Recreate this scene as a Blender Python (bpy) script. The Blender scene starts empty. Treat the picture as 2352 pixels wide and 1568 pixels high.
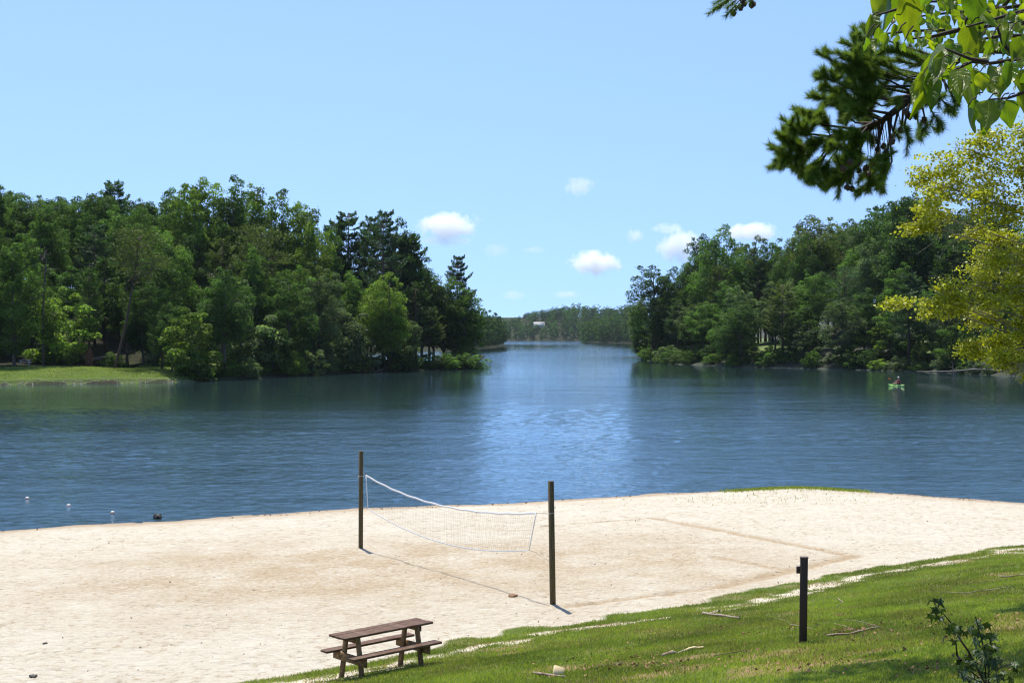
import bpy, bmesh, math, random
import numpy as np
from mathutils import Vector, Matrix
R = math.radians
rng = np.random.default_rng(7)
random.seed(7)
SC = bpy.context.scene
COL = SC.collection

# ------------------------------------------------------------------ camera, sky, sun, exposure
cam_d = bpy.data.cameras.new('camera'); cam = bpy.data.objects.new('camera', cam_d); COL.objects.link(cam)
EYE = 6.0; F = 3000.0; CX = 1176.0; HY = 770.0     # eye height over the beach; focal length and horizon in 2352-px units
cam.location = (0, 0, EYE)
cam.rotation_euler = (R(90) - math.atan(14 / F), 0, 0)
cam_d.sensor_width = 36; cam_d.lens = 36 * F / 2352
cam_d.clip_start = 0.1; cam_d.clip_end = 30000
SC.camera = cam
SUN_EL, SUN_AZ = R(69), math.atan2(-.36, .93)
w = bpy.data.worlds.new('World'); SC.world = w; w.use_nodes = True
nt = w.node_tree; nt.nodes.clear()
sky = nt.nodes.new('ShaderNodeTexSky'); sky.sky_type = 'NISHITA'; sky.sun_disc = False
sky.sun_elevation = SUN_EL; sky.sun_rotation = SUN_AZ
sky.altitude = 300; sky.air_density = 1.0; sky.dust_density = 0.35; sky.ozone_density = 2.5
bg = nt.nodes.new('ShaderNodeBackground'); bg.inputs[1].default_value = 0.15
ow = nt.nodes.new('ShaderNodeOutputWorld')
tcw = nt.nodes.new('ShaderNodeTexCoord'); sx_ = nt.nodes.new('ShaderNodeSeparateXYZ'); cx_ = nt.nodes.new('ShaderNodeCombineXYZ')
mz_ = nt.nodes.new('ShaderNodeMath'); mz_.operation = 'MULTIPLY_ADD'; mz_.inputs[1].default_value = .85; mz_.inputs[2].default_value = SKY_LIFT = .25
nt.links.new(tcw.outputs['Generated'], sx_.inputs[0]); nt.links.new(sx_.outputs[2], mz_.inputs[0])
for i_ in (0, 1): nt.links.new(sx_.outputs[i_], cx_.inputs[i_])
nt.links.new(mz_.outputs[0], cx_.inputs[2]); nrm_ = nt.nodes.new('ShaderNodeVectorMath'); nrm_.operation = 'NORMALIZE'
nt.links.new(cx_.outputs[0], nrm_.inputs[0]); nt.links.new(nrm_.outputs[0], sky.inputs[0])
mt_ = nt.nodes.new('ShaderNodeMix'); mt_.data_type = 'RGBA'; mt_.blend_type = 'MULTIPLY'; mt_.inputs[0].default_value = 1; mt_.inputs[7].default_value = (.93, .965, 1.02, 1)
nt.links.new(sky.outputs[0], mt_.inputs[6]); nt.links.new(mt_.outputs[2], bg.inputs[0]); nt.links.new(bg.outputs[0], ow.inputs[0])
sd = bpy.data.lights.new('sun', 'SUN'); sun = bpy.data.objects.new('sun', sd); COL.objects.link(sun)
sd.energy = 4.6; sd.angle = R(.53); sd.color = (1, .95, .87)
sdir = Vector((math.sin(SUN_AZ) * math.cos(SUN_EL), math.cos(SUN_AZ) * math.cos(SUN_EL), math.sin(SUN_EL)))
sun.rotation_euler = sdir.to_track_quat('Z', 'Y').to_euler(); sun.location = (0, 0, 90)
SC.view_settings.view_transform = 'Standard'; SC.view_settings.look = 'None'
SC.view_settings.exposure = 0.62; SC.view_settings.gamma = 1
SC.view_settings.use_curve_mapping = False
cy = SC.cycles
cy.use_denoising = True; cy.filter_width = 1.2; cy.use_adaptive_sampling = False
try: cy.denoiser = 'OPENIMAGEDENOISE'
except Exception: pass
cy.max_bounces = 16; cy.diffuse_bounces = 3; cy.glossy_bounces = 2; cy.transmission_bounces = 4; cy.transparent_max_bounces = 6
cy.volume_bounces = 16; cy.volume_max_steps = 128
cy.sample_clamp_indirect = 2.5; cy.caustics_reflective = False; cy.caustics_refractive = False

# ------------------------------------------------------------------ helpers
def at(px, y, d):
    return Vector(((px - CX) / F * d, d, EYE - (y - HY) / F * d))
def mesh(name, V, Fc, mat=None, parent=None, tint=None, smooth=False, attrs=None):
    V = np.asarray(V, dtype=np.float32).reshape(-1, 3); me = bpy.data.meshes.new(name)
    me.vertices.add(len(V)); me.vertices.foreach_set('co', V.ravel())
    if isinstance(Fc, np.ndarray): Fc = [Fc]
    idx = []; starts = []; tot = 0
    for a in Fc:
        a = np.asarray(a, dtype=np.int32)
        if a.size == 0: continue
        k = a.shape[1]; idx.append(a.ravel()); starts.append(tot + np.arange(len(a), dtype=np.int32) * k); tot += a.size
    idx = np.concatenate(idx); starts = np.concatenate(starts)
    me.loops.add(len(idx)); me.loops.foreach_set('vertex_index', idx)
    me.polygons.add(len(starts)); me.polygons.foreach_set('loop_start', starts)
    me.update(calc_edges=True)
    if tint is not None:
        t = np.asarray(tint, dtype=np.float32); dom = 'FACE' if len(t) == len(starts) else 'POINT'
        at_ = me.attributes.new('tint', 'FLOAT', dom); at_.data.foreach_set('value', t)
    for k, v in (attrs or {}).items():
        at_ = me.attributes.new(k, 'FLOAT', 'POINT'); at_.data.foreach_set('value', np.asarray(v, dtype=np.float32))
    if smooth: me.polygons.foreach_set('use_smooth', np.ones(len(starts), dtype=bool))
    me.validate()
    if mat: me.materials.append(mat)
    return link(name, me, parent)
def link(name, me, parent=None):
    o = bpy.data.objects.new(name, me); COL.objects.link(o)
    if parent is not None: o.parent = parent
    return o
def tag(o, label=None, cat=None, group=None, kind=None):
    if label: o['label'] = label
    if cat: o['category'] = cat
    if group: o['group'] = group
    if kind: o['kind'] = kind
    return o
def empty(name, loc=(0, 0, 0), rz=0, label=None, cat=None, group=None):
    o = bpy.data.objects.new(name, None); COL.objects.link(o); o.location = loc; o.rotation_euler = (0, 0, rz)
    o.empty_display_size = .2
    return tag(o, label, cat, group)
class MB:
    """collects verts and polygons"""
    def __init__(s): s.v = []; s.f = {}; s.n = 0; s.t = []
    def add(s, V, Fc):
        V = np.asarray(V, dtype=float).reshape(-1, 3); Fc = np.asarray(Fc, dtype=int)
        s.v.append(V); s.f.setdefault(Fc.shape[1], []).append(Fc + s.n); s.n += len(V); return s
    def box(s, c, size, M=None, bev=0):
        x, y, z = np.asarray(size) / 2
        b = min(bev, x * .9, y * .9, z * .9) if bev else 0
        if not b:
            V = np.array([[i, j, k] for i in (-x, x) for j in (-y, y) for k in (-z, z)])
            Q = [[0, 1, 3, 2], [4, 6, 7, 5], [0, 4, 5, 1], [2, 3, 7, 6], [0, 2, 6, 4], [1, 5, 7, 3]]
            if M is not None: V = V @ np.array(M.to_3x3()).T
            return s.add(V + np.asarray(c), Q)
        bm = bmesh.new(); bmesh.ops.create_cube(bm, size=1)
        bmesh.ops.scale(bm, vec=(2 * x, 2 * y, 2 * z), verts=bm.verts)
        bmesh.ops.bevel(bm, geom=bm.edges[:], offset=b, segments=1, affect='EDGES')
        V = np.array([v.co[:] for v in bm.verts])
        if M is not None: V = V @ np.array(M.to_3x3()).T
        V = V + np.asarray(c); bm.verts.index_update()
        byk = {}
        for f in bm.faces: byk.setdefault(len(f.verts), []).append([v.index for v in f.verts])
        n0 = s.n; s.v.append(V); s.n += len(V)
        for k, q in byk.items(): s.f.setdefault(k, []).append(np.array(q) + n0)
        bm.free(); return s
    def tube(s, P, rad, n=6, cap=True):
        P = np.asarray(P, dtype=float); m = len(P); rad = np.broadcast_to(np.asarray(rad, dtype=float), (m,))
        T = np.gradient(P, axis=0); T /= np.linalg.norm(T, axis=1)[:, None] + 1e-9
        up = np.array([0, 0, 1.]) if abs(T[0][2]) < .9 else np.array([1., 0, 0])
        A = np.cross(T, up); A /= np.linalg.norm(A, axis=1)[:, None] + 1e-9; B = np.cross(T, A)
        a = np.arange(n) * 2 * math.pi / n
        V = P[:, None, :] + rad[:, None, None] * (np.cos(a)[None, :, None] * A[:, None, :] + np.sin(a)[None, :, None] * B[:, None, :])
        i = np.arange(m - 1)[:, None] * n; j = np.arange(n)[None, :]; j2 = (j + 1) % n
        Q = np.stack([i + j, i + j2, i + n + j2, i + n + j], -1).reshape(-1, 4)
        n0 = s.n; s.add(V.reshape(-1, 3), Q)
        if cap and n <= 12:
            s.f.setdefault(n, []).append(np.array([np.arange(n)[::-1] + n0, (m - 1) * n + np.arange(n) + n0]))
        return s
    def out(s, name, mat=None, parent=None, smooth=False, **k):
        return mesh(name, np.concatenate(s.v), [np.concatenate(q) for q in s.f.values()], mat, parent, smooth=smooth, **k)
def vnoise(x, y, seed=0):
    """smooth value noise in 0..1"""
    r = np.random.default_rng(seed); T = r.random((256, 256))
    xi = np.floor(x).astype(int); yi = np.floor(y).astype(int); fx = x - xi; fy = y - yi
    fx = fx * fx * (3 - 2 * fx); fy = fy * fy * (3 - 2 * fy)
    g = lambda a, b: T[a % 256, b % 256]
    return (g(xi, yi) * (1 - fx) + g(xi + 1, yi) * fx) * (1 - fy) + (g(xi, yi + 1) * (1 - fx) + g(xi + 1, yi + 1) * fx) * fy
def fbm(x, y, seed=0, o=4):
    a = 0; s = 0; k = 1.
    for i in range(o): a = a + vnoise(x * 2 ** i, y * 2 ** i, seed + i) * k; s += k; k *= .5
    return a / s
def sdist(X, Y, P):
    """signed distance to an open polyline, positive on its right-hand side"""
    P = np.asarray(P, dtype=float); X = np.asarray(X, dtype=float); Y = np.asarray(Y, dtype=float)
    best = np.full(X.shape, 1e9); sg = np.ones(X.shape)
    for (a, b), (c, d) in zip(P[:-1], P[1:]):
        ex, ey = c - a, d - b; L = ex * ex + ey * ey
        t = np.clip(((X - a) * ex + (Y - b) * ey) / L, 0, 1)
        dx = X - a - t * ex; dy = Y - b - t * ey; D = np.hypot(dx, dy)
        cr = ex * (Y - b) - ey * (X - a)
        m = D < best - 1e-9; best = np.where(m, D, best); sg = np.where(m, np.where(cr > 0, -1., 1.), sg)
    return best * sg
sst = lambda a, b, x: (lambda t: t * t * (3 - 2 * t))(np.clip((x - a) / (b - a), 0, 1))

# ------------------------------------------------------------------ materials
def newmat(name):
    m = bpy.data.materials.new(name); m.use_nodes = True; n = m.node_tree; n.nodes.clear()
    o = n.nodes.new('ShaderNodeOutputMaterial'); return m, n, o
def N(n, t, **k):
    x = n.nodes.new(t)
    for a, b in k.items():
        if a in x.inputs.keys(): x.inputs[a].default_value = b
        else: setattr(x, a, b)
    return x
def mixc(n, fac, a, b, mode='MIX'):
    x = n.nodes.new('ShaderNodeMix'); x.data_type = 'RGBA'; x.blend_type = mode
    for s, v in ((0, fac), (6, a), (7, b)):
        if hasattr(v, 'is_linked') or hasattr(v, 'links'): n.links.new(v, x.inputs[s])
        else: x.inputs[s].default_value = v if s == 0 else ((*v, 1) if len(v) == 3 else v)
    return x.outputs[2]
def mth(n, op, a, b=0., c=0.):
    x = n.nodes.new('ShaderNodeMath'); x.operation = op
    for i, v in enumerate((a, b, c)):
        if hasattr(v, 'links'): n.links.new(v, x.inputs[i])
        else: x.inputs[i].default_value = v
    return x.outputs[0]
def ramp(n, fac, lo, hi):
    x = N(n, 'ShaderNodeMapRange'); n.links.new(fac, x.inputs[0]); x.inputs[1].default_value = lo; x.inputs[2].default_value = hi
    return x.outputs[0]
def noise(n, vec, scale, detail=4, rough=.55, dim='3D'):
    x = n.nodes.new('ShaderNodeTexNoise'); x.noise_dimensions = dim
    x.inputs['Scale'].default_value = scale; x.inputs['Detail'].default_value = detail; x.inputs['Roughness'].default_value = rough
    if vec is not None: n.links.new(vec, x.inputs['Vector'])
    return x.outputs[0]
def leaf_mat(name, col=None, trans=.3, tcol=(1.2, 1.4, .62), rough=.45, spec=.35, var=.55):
    """col None: the crown object's own colour (one per tree)"""
    m, n, o = newmat(name)
    if col is None: base = N(n, 'ShaderNodeObjectInfo').outputs['Color']
    else:
        rgb = N(n, 'ShaderNodeRGB'); rgb.outputs[0].default_value = (*col, 1); base = rgb.outputs[0]
    ta = N(n, 'ShaderNodeAttribute', attribute_name='tint').outputs['Fac']
    f = mth(n, 'MULTIPLY_ADD', ta, var * 2, 1 - var)
    cmb = N(n, 'ShaderNodeCombineColor'); [n.links.new(f, cmb.inputs[i]) for i in range(3)]
    c = mixc(n, 1., base, cmb.outputs[0], 'MULTIPLY')
    c = mixc(n, mth(n, 'MULTIPLY', ta, .5), c, mixc(n, 1., c, (1.12, 1.06, .75), 'MULTIPLY'))
    p = N(n, 'ShaderNodeBsdfPrincipled', Roughness=rough); p.inputs['Specular IOR Level'].default_value = spec
    n.links.new(c, p.inputs['Base Color'])
    t = N(n, 'ShaderNodeBsdfTranslucent'); n.links.new(mixc(n, 1., c, tcol, 'MULTIPLY'), t.inputs[0])
    mx = N(n, 'ShaderNodeMixShader'); mx.inputs[0].default_value = trans
    n.links.new(p.outputs[0], mx.inputs[1]); n.links.new(t.outputs[0], mx.inputs[2]); n.links.new(mx.outputs[0], o.inputs[0])
    return m
def veined(m):
    """pale midrib and side veins that follow each leaf's own along/across coordinates"""
    n = m.node_tree; p = [x for x in n.nodes if x.type == 'BSDF_PRINCIPLED'][0]; t = [x for x in n.nodes if x.type == 'BSDF_TRANSLUCENT'][0]
    al = N(n, 'ShaderNodeAttribute', attribute_name='along').outputs['Fac']; ac = mth(n, 'ABSOLUTE', N(n, 'ShaderNodeAttribute', attribute_name='across').outputs['Fac'])
    ph = mth(n, 'FRACT', mth(n, 'MULTIPLY', mth(n, 'SUBTRACT', al, mth(n, 'MULTIPLY', ac, .22)), 8.))
    side = ramp(n, mth(n, 'ABSOLUTE', mth(n, 'SUBTRACT', ph, .5)), .10, .0); mid = ramp(n, ac, .07, .0)
    v = mth(n, 'MAXIMUM', mid, mth(n, 'MULTIPLY', side, .6)); tc = N(n, 'ShaderNodeTexCoord'); bl = noise(n, tc.outputs['Object'], 5, 4)
    for node, sock in ((p, 'Base Color'), (t, 'Color')):
        src = node.inputs[sock].links[0].from_socket; c = mixc(n, mth(n, 'MULTIPLY', v, .5), src, mixc(n, 1., src, (1.7, 1.6, 1.5), 'MULTIPLY'))
        c = mixc(n, mth(n, 'MULTIPLY', ramp(n, bl, .5, .75), .35), c, mixc(n, 1., c, (1.5, 1.1, .6), 'MULTIPLY')); n.links.new(c, node.inputs[sock])
    rnd = N(n, 'ShaderNodeObjectInfo').outputs['Random']
    for node, sock in ((p, 'Base Color'), (t, 'Color')):
        src = node.inputs[sock].links[0].from_socket; n.links.new(mixc(n, rnd, mixc(n, 1., src, (.62, .78, .8), 'MULTIPLY'), mixc(n, 1., src, (1.3, 1.12, .8), 'MULTIPLY')), node.inputs[sock])
    bp = N(n, 'ShaderNodeBump', Strength=.5, Distance=.01); bp.invert = True; n.links.new(mth(n, 'ADD', v, mth(n, 'MULTIPLY', bl, .4)), bp.inputs['Height']); n.links.new(bp.outputs[0], p.inputs['Normal'])
    return m
def wood_mat(name, a, b, scale=(3, 3, .6), rough=.8, bump=.3, spec=.3, big=None):
    m, n, o = newmat(name)
    tc = N(n, 'ShaderNodeTexCoord'); mp = N(n, 'ShaderNodeMapping'); mp.inputs['Scale'].default_value = scale
    n.links.new(tc.outputs['Object'], mp.inputs[0])
    f = noise(n, mp.outputs[0], 6, 6, .65); c = mixc(n, ramp(n, f, .35, .65), a, b)
    if big:
        g = noise(n, tc.outputs['Object'], 5, 3); c = mixc(n, ramp(n, g, .5, .68), c, big)
    p = N(n, 'ShaderNodeBsdfPrincipled', Roughness=rough); p.inputs['Specular IOR Level'].default_value = spec
    bp = N(n, 'ShaderNodeBump', Strength=bump, Distance=.01); n.links.new(f, bp.inputs['Height'])
    n.links.new(c, p.inputs['Base Color']); n.links.new(bp.outputs[0], p.inputs['Normal']); n.links.new(p.outputs[0], o.inputs[0])
    return m
def plain(name, col, rough=.6, spec=.4, metal=0, var=.12, scale=12):
    m, n, o = newmat(name)
    tc = N(n, 'ShaderNodeTexCoord'); f = noise(n, tc.outputs['Object'], scale, 4)
    c = mixc(n, f, tuple(x * (1 - var) for x in col), tuple(min(1, x * (1 + var)) for x in col))
    p = N(n, 'ShaderNodeBsdfPrincipled', Roughness=rough, Metallic=metal); p.inputs['Specular IOR Level'].default_value = spec
    n.links.new(c, p.inputs['Base Color']); n.links.new(p.outputs[0], o.inputs[0])
    return m
M = {}
M['leaf'] = leaf_mat('tree_foliage', None, .48, rough=.6, spec=.12)
M['needle'] = leaf_mat('tree_needles', None, .32, rough=.55, spec=.15)
M['yellow_leaf'] = leaf_mat('yellow_green_leaf', (.37, .40, .04), .5, (1.15, 1.15, .4), spec=.3, var=.45)
M['big_leaf'] = leaf_mat('broad_leaf', (.08, .13, .028), .58, (2.3, 2.2, .3), rough=.36, spec=.5, var=.35)
veined(M['big_leaf'])
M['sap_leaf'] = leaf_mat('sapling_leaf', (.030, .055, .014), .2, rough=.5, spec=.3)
M['pine'] = leaf_mat('pine_needles', (.13, .205, .05), .42, (1.3, 1.3, .5), rough=.55, spec=.15)
M['blade'] = leaf_mat('grass_blades', (.25, .32, .07), .38, (1.2, 1.2, .45), rough=.55, spec=.25, var=.42)
M['straw'] = leaf_mat('dry_grass', (.36, .27, .12), .25, (1.1, 1.05, .8), rough=.7, spec=.1)
M['bark'] = wood_mat('bark', (.06, .05, .04), (.18, .15, .12), bump=.6)
M['pbark'] = wood_mat('pine_bark', (.05, .033, .024), (.13, .085, .06), bump=.6)
M['greybark'] = wood_mat('grey_bark', (.12, .105, .085), (.25, .225, .19), bump=.4)
M['snag'] = wood_mat('snag_bark', (.06, .045, .035), (.17, .135, .11), bump=.4)
M['twig'] = plain('twig', (.16, .13, .09), .8)
M['ytwig'] = plain('pale_twig', (.30, .26, .19), .7)
M['dtwig'] = plain('dark_twig', (.035, .022, .015), .8)
M['post'] = wood_mat('weathered_post', (.05, .042, .024), (.15, .115, .06), (9, 9, .5), spec=.15, big=(.09, .085, .03))
M['top_wood'] = wood_mat('stained_plank', (.07, .036, .02), (.15, .085, .05), (1.2, 12, 12), rough=.6, spec=.15, big=(.16, .10, .065))
M['frame_wood'] = wood_mat('frame_timber', (.15, .09, .042), (.31, .20, .10), (3, 3, 3), spec=.12, big=(.09, .055, .034))
M['metal_brown'] = plain('brown_painted_steel', (.055, .036, .026), .55, .2)
M['box_grey'] = plain('grey_box', (.20, .17, .15), .5)
M['bolt'] = plain('bolt_head', (.03, .025, .022), .4, .5, .6)
M['white_band'] = plain('white_webbing', (.8, .8, .79), .7, var=.08)
M['net'] = plain('net_cord', (.04, .04, .042), .8)
M['rope'] = plain('rope', (.55, .52, .45), .8)
M['stick'] = wood_mat('fallen_stick', (.19, .135, .09), (.43, .35, .27), (4, 4, 4), big=(.16, .09, .05))
M['chip'] = plain('fresh_split_wood', (.78, .60, .33), .75)
M['deadleaf'] = plain('dead_leaves', (.24, .13, .06), .8, var=.4, scale=30)
M['debris'] = plain('dark_debris', (.14, .085, .05), .9, var=.4, scale=40)
M['buoy_white'] = plain('buoy_white', (.78, .76, .72), .4)
M['buoy_low'] = plain('buoy_orange', (.42, .20, .12), .5)
M['lime'] = plain('lime_plastic', (.36, .66, .12), .35)
M['orange'] = plain('orange_plastic', (.75, .22, .03), .4)
M['red'] = plain('red_vest', (.50, .06, .04), .7)
M['skin'] = plain('skin', (.45, .26, .18), .6)
M['cap'] = plain('pale_cap', (.62, .64, .62), .7)
M['dark_stone'] = plain('dark_stone', (.05, .045, .04), .7, var=.4)
M['grey_paint'] = plain('pale_grey_boards', (.42, .43, .46), .6)
M['white_wall'] = plain('white_wall', (.80, .79, .76), .6)
M['roof'] = plain('pale_roof', (.62, .60, .57), .7)
M['pane'] = plain('dark_pane', (.03, .04, .05), .15, .5)
M['cone'] = plain('pine_cone', (.05, .03, .02), .8)
M['red_soil'] = plain('red_soil', (.18, .085, .045), .9, var=.5, scale=3)

# ------------------------------------------------------------------ the ground, beach, banks, hills, water
WATER_Z = -.3
EDGE = [(-60, -22), (-30, 3), (-12, 16.6), (-4.1, 22.5), (0, 26), (4, 28.6), (7.7, 32), (14.5, 37), (24, 41.5), (40, 46)]
SHORE = [(-60, 24), (-35, 33.5), (-19.8, 40.2), (-16.6, 42.3), (-11, 45), (-5.5, 47.5), (0, 49.3), (5.6, 52.0), (10.1, 53.2), (13, 53.1), (15.2, 52), (17.3, 50.7), (19.2, 49), (23, 46.5), (30, 46), (60, 62)]
NET_A, NET_B = np.array((-4.30, 37.1)), np.array((.914, 29.2))
def gs(X, Y):
    s = sdist(X, Y, EDGE); return s + (fbm(X * .9, Y * .9, 3, 3) - .5) * 1.1
def gz(X, Y):
    X = np.asarray(X, dtype=float); Y = np.asarray(Y, dtype=float)
    wd = sdist(X, Y, SHORE); wd = wd + (fbm(X * .35, Y * .35, 41, 3) - .5) * 1.1
    s = sdist(X, Y, EDGE)
    z = np.where(wd > 0, WATER_Z + .3 * (1 - np.exp(-np.maximum(wd, 0) / 4.5)), WATER_Z + np.maximum(wd * .12, -2.6))
    z = z + .2 * .5 * (s + np.sqrt(s * s + .5)) * sst(-3, 0, s) + .10 * (fbm(X * .35, Y * .35, 9, 2) - .5) * sst(0, 5, s)
    z = z + .16 * np.exp(-(((X - 11.3) / 2.6) ** 2 + ((Y - 51.3) / 1.3) ** 2))
    return z
def gz1(x, y): return float(gz(np.array([x]), np.array([y]))[0])
def on_ground(px, y):
    """where the line of sight through a photo point meets the near ground"""
    a, b = 3., 80.
    f = lambda d: (EYE - (y - HY) / F * d) - gz1((px - CX) / F * d, d)
    for _ in range(50):
        m = (a + b) / 2
        if f(m) > 0: a = m
        else: b = m
    return Vector(((px - CX) / F * a, a, gz1((px - CX) / F * a, a)))
def segd(X, Y, a, b):
    a = np.asarray(a); b = np.asarray(b); e = b - a
    t = np.clip(((X - a[0]) * e[0] + (Y - a[1]) * e[1]) / (e @ e), 0, 1)
    return np.hypot(X - a[0] - t * e[0], Y - a[1] - t * e[1])
def grid(x0, x1, nx, y0, y1, ny, keep, zf):
    gx = np.linspace(x0, x1, nx); gy = np.linspace(y0, y1, ny); X, Y = np.meshgrid(gx, gy)
    i = np.arange(ny - 1)[:, None] * nx + np.arange(nx - 1)[None, :]
    Q = np.stack([i, i + 1, i + nx + 1, i + nx], -1).reshape(-1, 4)
    k = keep(X, Y).ravel(); Q = Q[k[Q].any(1)]
    used = np.unique(Q); mp = np.zeros(nx * ny, int); mp[used] = np.arange(len(used))
    X = X.ravel()[used]; Y = Y.ravel()[used]
    return X, Y, zf(X, Y), mp[Q]

# sand beach
def sand_mat():
    m, n, o = newmat('dry_sand')
    tc = N(n, 'ShaderNodeTexCoord'); P = tc.outputs['Object']
    tan = N(n, 'ShaderNodeAttribute', attribute_name='tan').outputs['Fac']; wet = N(n, 'ShaderNodeAttribute', attribute_name='wet').outputs['Fac']
    big = noise(n, P, .5, 5, .6); fine = noise(n, P, 9, 6, .7); mid = noise(n, P, 2.6, 5, .65)
    c = mixc(n, ramp(n, mid, .35, .7), (.57, .53, .43), (.49, .435, .335))
    f2 = mth(n, 'MULTIPLY', tan, ramp(n, mth(n, 'ADD', mth(n, 'MULTIPLY', big, .40), mth(n, 'MULTIPLY', fine, .60)), .36, .56))
    c = mixc(n, f2, c, (.385, .295, .185))
    speck = ramp(n, noise(n, P, 26, 3, .6), .66, .74)
    c = mixc(n, mth(n, 'MULTIPLY', speck, .55), c, (.27, .19, .12))
    c = mixc(n, mth(n, 'MULTIPLY', N(n, 'ShaderNodeAttribute', attribute_name='line').outputs['Fac'], mth(n, 'MULTIPLY_ADD', fine, .8, .35)), c, (.36, .265, .16))
    print_shade = mth(n, 'MULTIPLY', ramp(n, noise(n, P, 5.0, 6, .75), .53, .62), ramp(n, big, .36, .54))  # shading of trampled footprints, put into the sand colour as dark noise marks
    c = mixc(n, mth(n, 'MULTIPLY', print_shade, .8), c, (.32, .235, .145))
    c = mixc(n, wet, c, (.27, .205, .135))
    p = N(n, 'ShaderNodeBsdfPrincipled', Roughness=.9); p.inputs['Specular IOR Level'].default_value = .15
    v = N(n, 'ShaderNodeTexVoronoi', Scale=3.2); n.links.new(P, v.inputs['Vector'])
    pr = ramp(n, v.outputs['Distance'], .05, .35)
    h = mth(n, 'ADD', mth(n, 'MULTIPLY', fine, .6), mth(n, 'ADD', mth(n, 'MULTIPLY', mid, 1.), mth(n, 'MULTIPLY', pr, .35)))
    amt = mth(n, 'MULTIPLY_ADD', wet, -.8, 1.)
    bp = N(n, 'ShaderNodeBump', Strength=1., Distance=.13); n.links.new(mth(n, 'MULTIPLY', h, amt), bp.inputs['Height'])
    n.links.new(c, p.inputs['Base Color']); n.links.new(bp.outputs[0], p.inputs['Normal']); n.links.new(p.outputs[0], o.inputs[0])
    return m
LINES = [((4.69, 43.4), (9.32, 35.6), .16), ((9.32, 35.6), (5.0, 31.2), .20), ((5.0, 31.2), (1.2, 29.0), .12), ((4.69, 43.4), (1.0, 41.5), .08), ((7.2, 33.3), (5.4, 35.6), .1)]
def groove(X, Y):
    g = np.zeros(np.shape(X))
    for a, b, wd in LINES:
        dd = segd(X, Y, a, b) + (fbm(X * 2, Y * 2, 5, 2) - .5) * .12
        g = np.maximum(g, np.exp(-(dd / wd) ** 2))
    return g
def beach_z(X, Y):
    lump = (fbm(X * 1.6, Y * 1.6, 21, 4) - .5) * .05 + np.maximum(0, vnoise(X * 2.7, Y * 2.7, 25) - .6) * -.07
    dry = sst(.3, 2.5, sdist(X, Y, SHORE))
    return gz(X, Y) + lump * dry - groove(X, Y) * .045
X, Y, Z, Q = grid(-34, 36, 540, 10, 62, 400, lambda X, Y: (sdist(X, Y, EDGE) < .9) & (sdist(X, Y, SHORE) > -9), beach_z)
wd = sdist(X, Y, SHORE) + (fbm(X * .35, Y * .35, 41, 3) - .5) * 1.1
netd = segd(X, Y, NET_A * .8 + NET_B * .2, NET_B * 1.0)
tan = np.clip(.95 * np.exp(-(segd(X, Y, (-6.5, 33), (3.0, 34)) / 5.2) ** 2) * (.5 + fbm(X * .25, Y * .25, 8, 3)) + .16 + .9 * groove(X, Y), 0, 1)
tan = np.maximum(tan, .55 * sst(4.5, 1, wd) * sst(.4, .62, fbm(X * .15, Y * .3, 15, 3) + .1))
wet = sst(1.7, .4, wd + (fbm(X * .8, Y * .8, 31, 3) - .5) * .8) * .9
tag(mesh('sand_beach', np.c_[X, Y, Z], Q, sand_mat(), smooth=True, attrs={'tan': tan, 'wet': wet, 'line': groove(X, Y)}), kind='structure')

# grass bank: soil sheet with bare and sandy patches, blades on top
SOIL_STRIPS = [((1260, 1540), (1620, 1510)), ((1500, 1555), (1800, 1500)), ((2260, 1450), (2360, 1410)), ((1850, 1530), (2010, 1525)), ((2200, 1470), (2330, 1435)), ((2120, 1540), (2280, 1520))]
SOILW = [(on_ground(*a), on_ground(*b)) for a, b in SOIL_STRIPS]
def bare(X, Y):
    s = gs(X, Y)
    wv = (fbm(X * .8, Y * .8, 51, 3) - .5)
    sand = sst(.62, .25, np.abs(s - 1.15 + wv * 1.3 + (fbm(X * 4, Y * 4, 58, 2) - .5) * .7)) * sst(.44, .50, fbm(X * 2.6, Y * 2.6, 53, 4) * .6 + fbm(X * .9, Y * .9, 54, 2) * .4)
    sand = np.maximum(sand, sst(.0, -.25, s))
    soil = np.zeros(np.shape(X))
    for a, b in SOILW:
        dd = segd(X, Y, a[:2], b[:2]); soil = np.maximum(soil, sst(.42, .05, dd + (fbm(X * 2.2, Y * 2.2, 57, 3) - .5) * .7))
    soil = np.maximum(soil * .72, sst(.70, .80, fbm(X * .9, Y * .9, 61, 4)) * .7)
    return sand, soil * (1 - sand)
def bank_mat():
    m, n, o = newmat('grass_soil')
    tc = N(n, 'ShaderNodeTexCoord'); P = tc.outputs['Object']
    sa = N(n, 'ShaderNodeAttribute', attribute_name='sand').outputs['Fac']; so = N(n, 'ShaderNodeAttribute', attribute_name='soil').outputs['Fac']
    f = noise(n, P, 14, 5, .65); g = noise(n, P, .9, 4)
    c = mixc(n, ramp(n, f, .35, .68), (.055, .085, .018), (.12, .15, .035)); c = mixc(n, ramp(n, g, .45, .7), c, (.17, .15, .06))
    fs = noise(n, P, 22, 4, .7)
    c = mixc(n, mth(n, 'MULTIPLY', so, ramp(n, fs, .25, .5)), c, mixc(n, f, (.19, .105, .06), (.34, .205, .125)))
    c = mixc(n, sa, c, mixc(n, f, (.44, .37, .28), (.58, .51, .41)))
    p = N(n, 'ShaderNodeBsdfPrincipled', Roughness=.95); p.inputs['Specular IOR Level'].default_value = .1
    bp = N(n, 'ShaderNodeBump', Strength=.8, Distance=.05); n.links.new(f, bp.inputs['Height'])
    n.links.new(c, p.inputs['Base Color']); n.links.new(bp.outputs[0], p.inputs['Normal']); n.links.new(p.outputs[0], o.inputs[0]); return m
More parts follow.
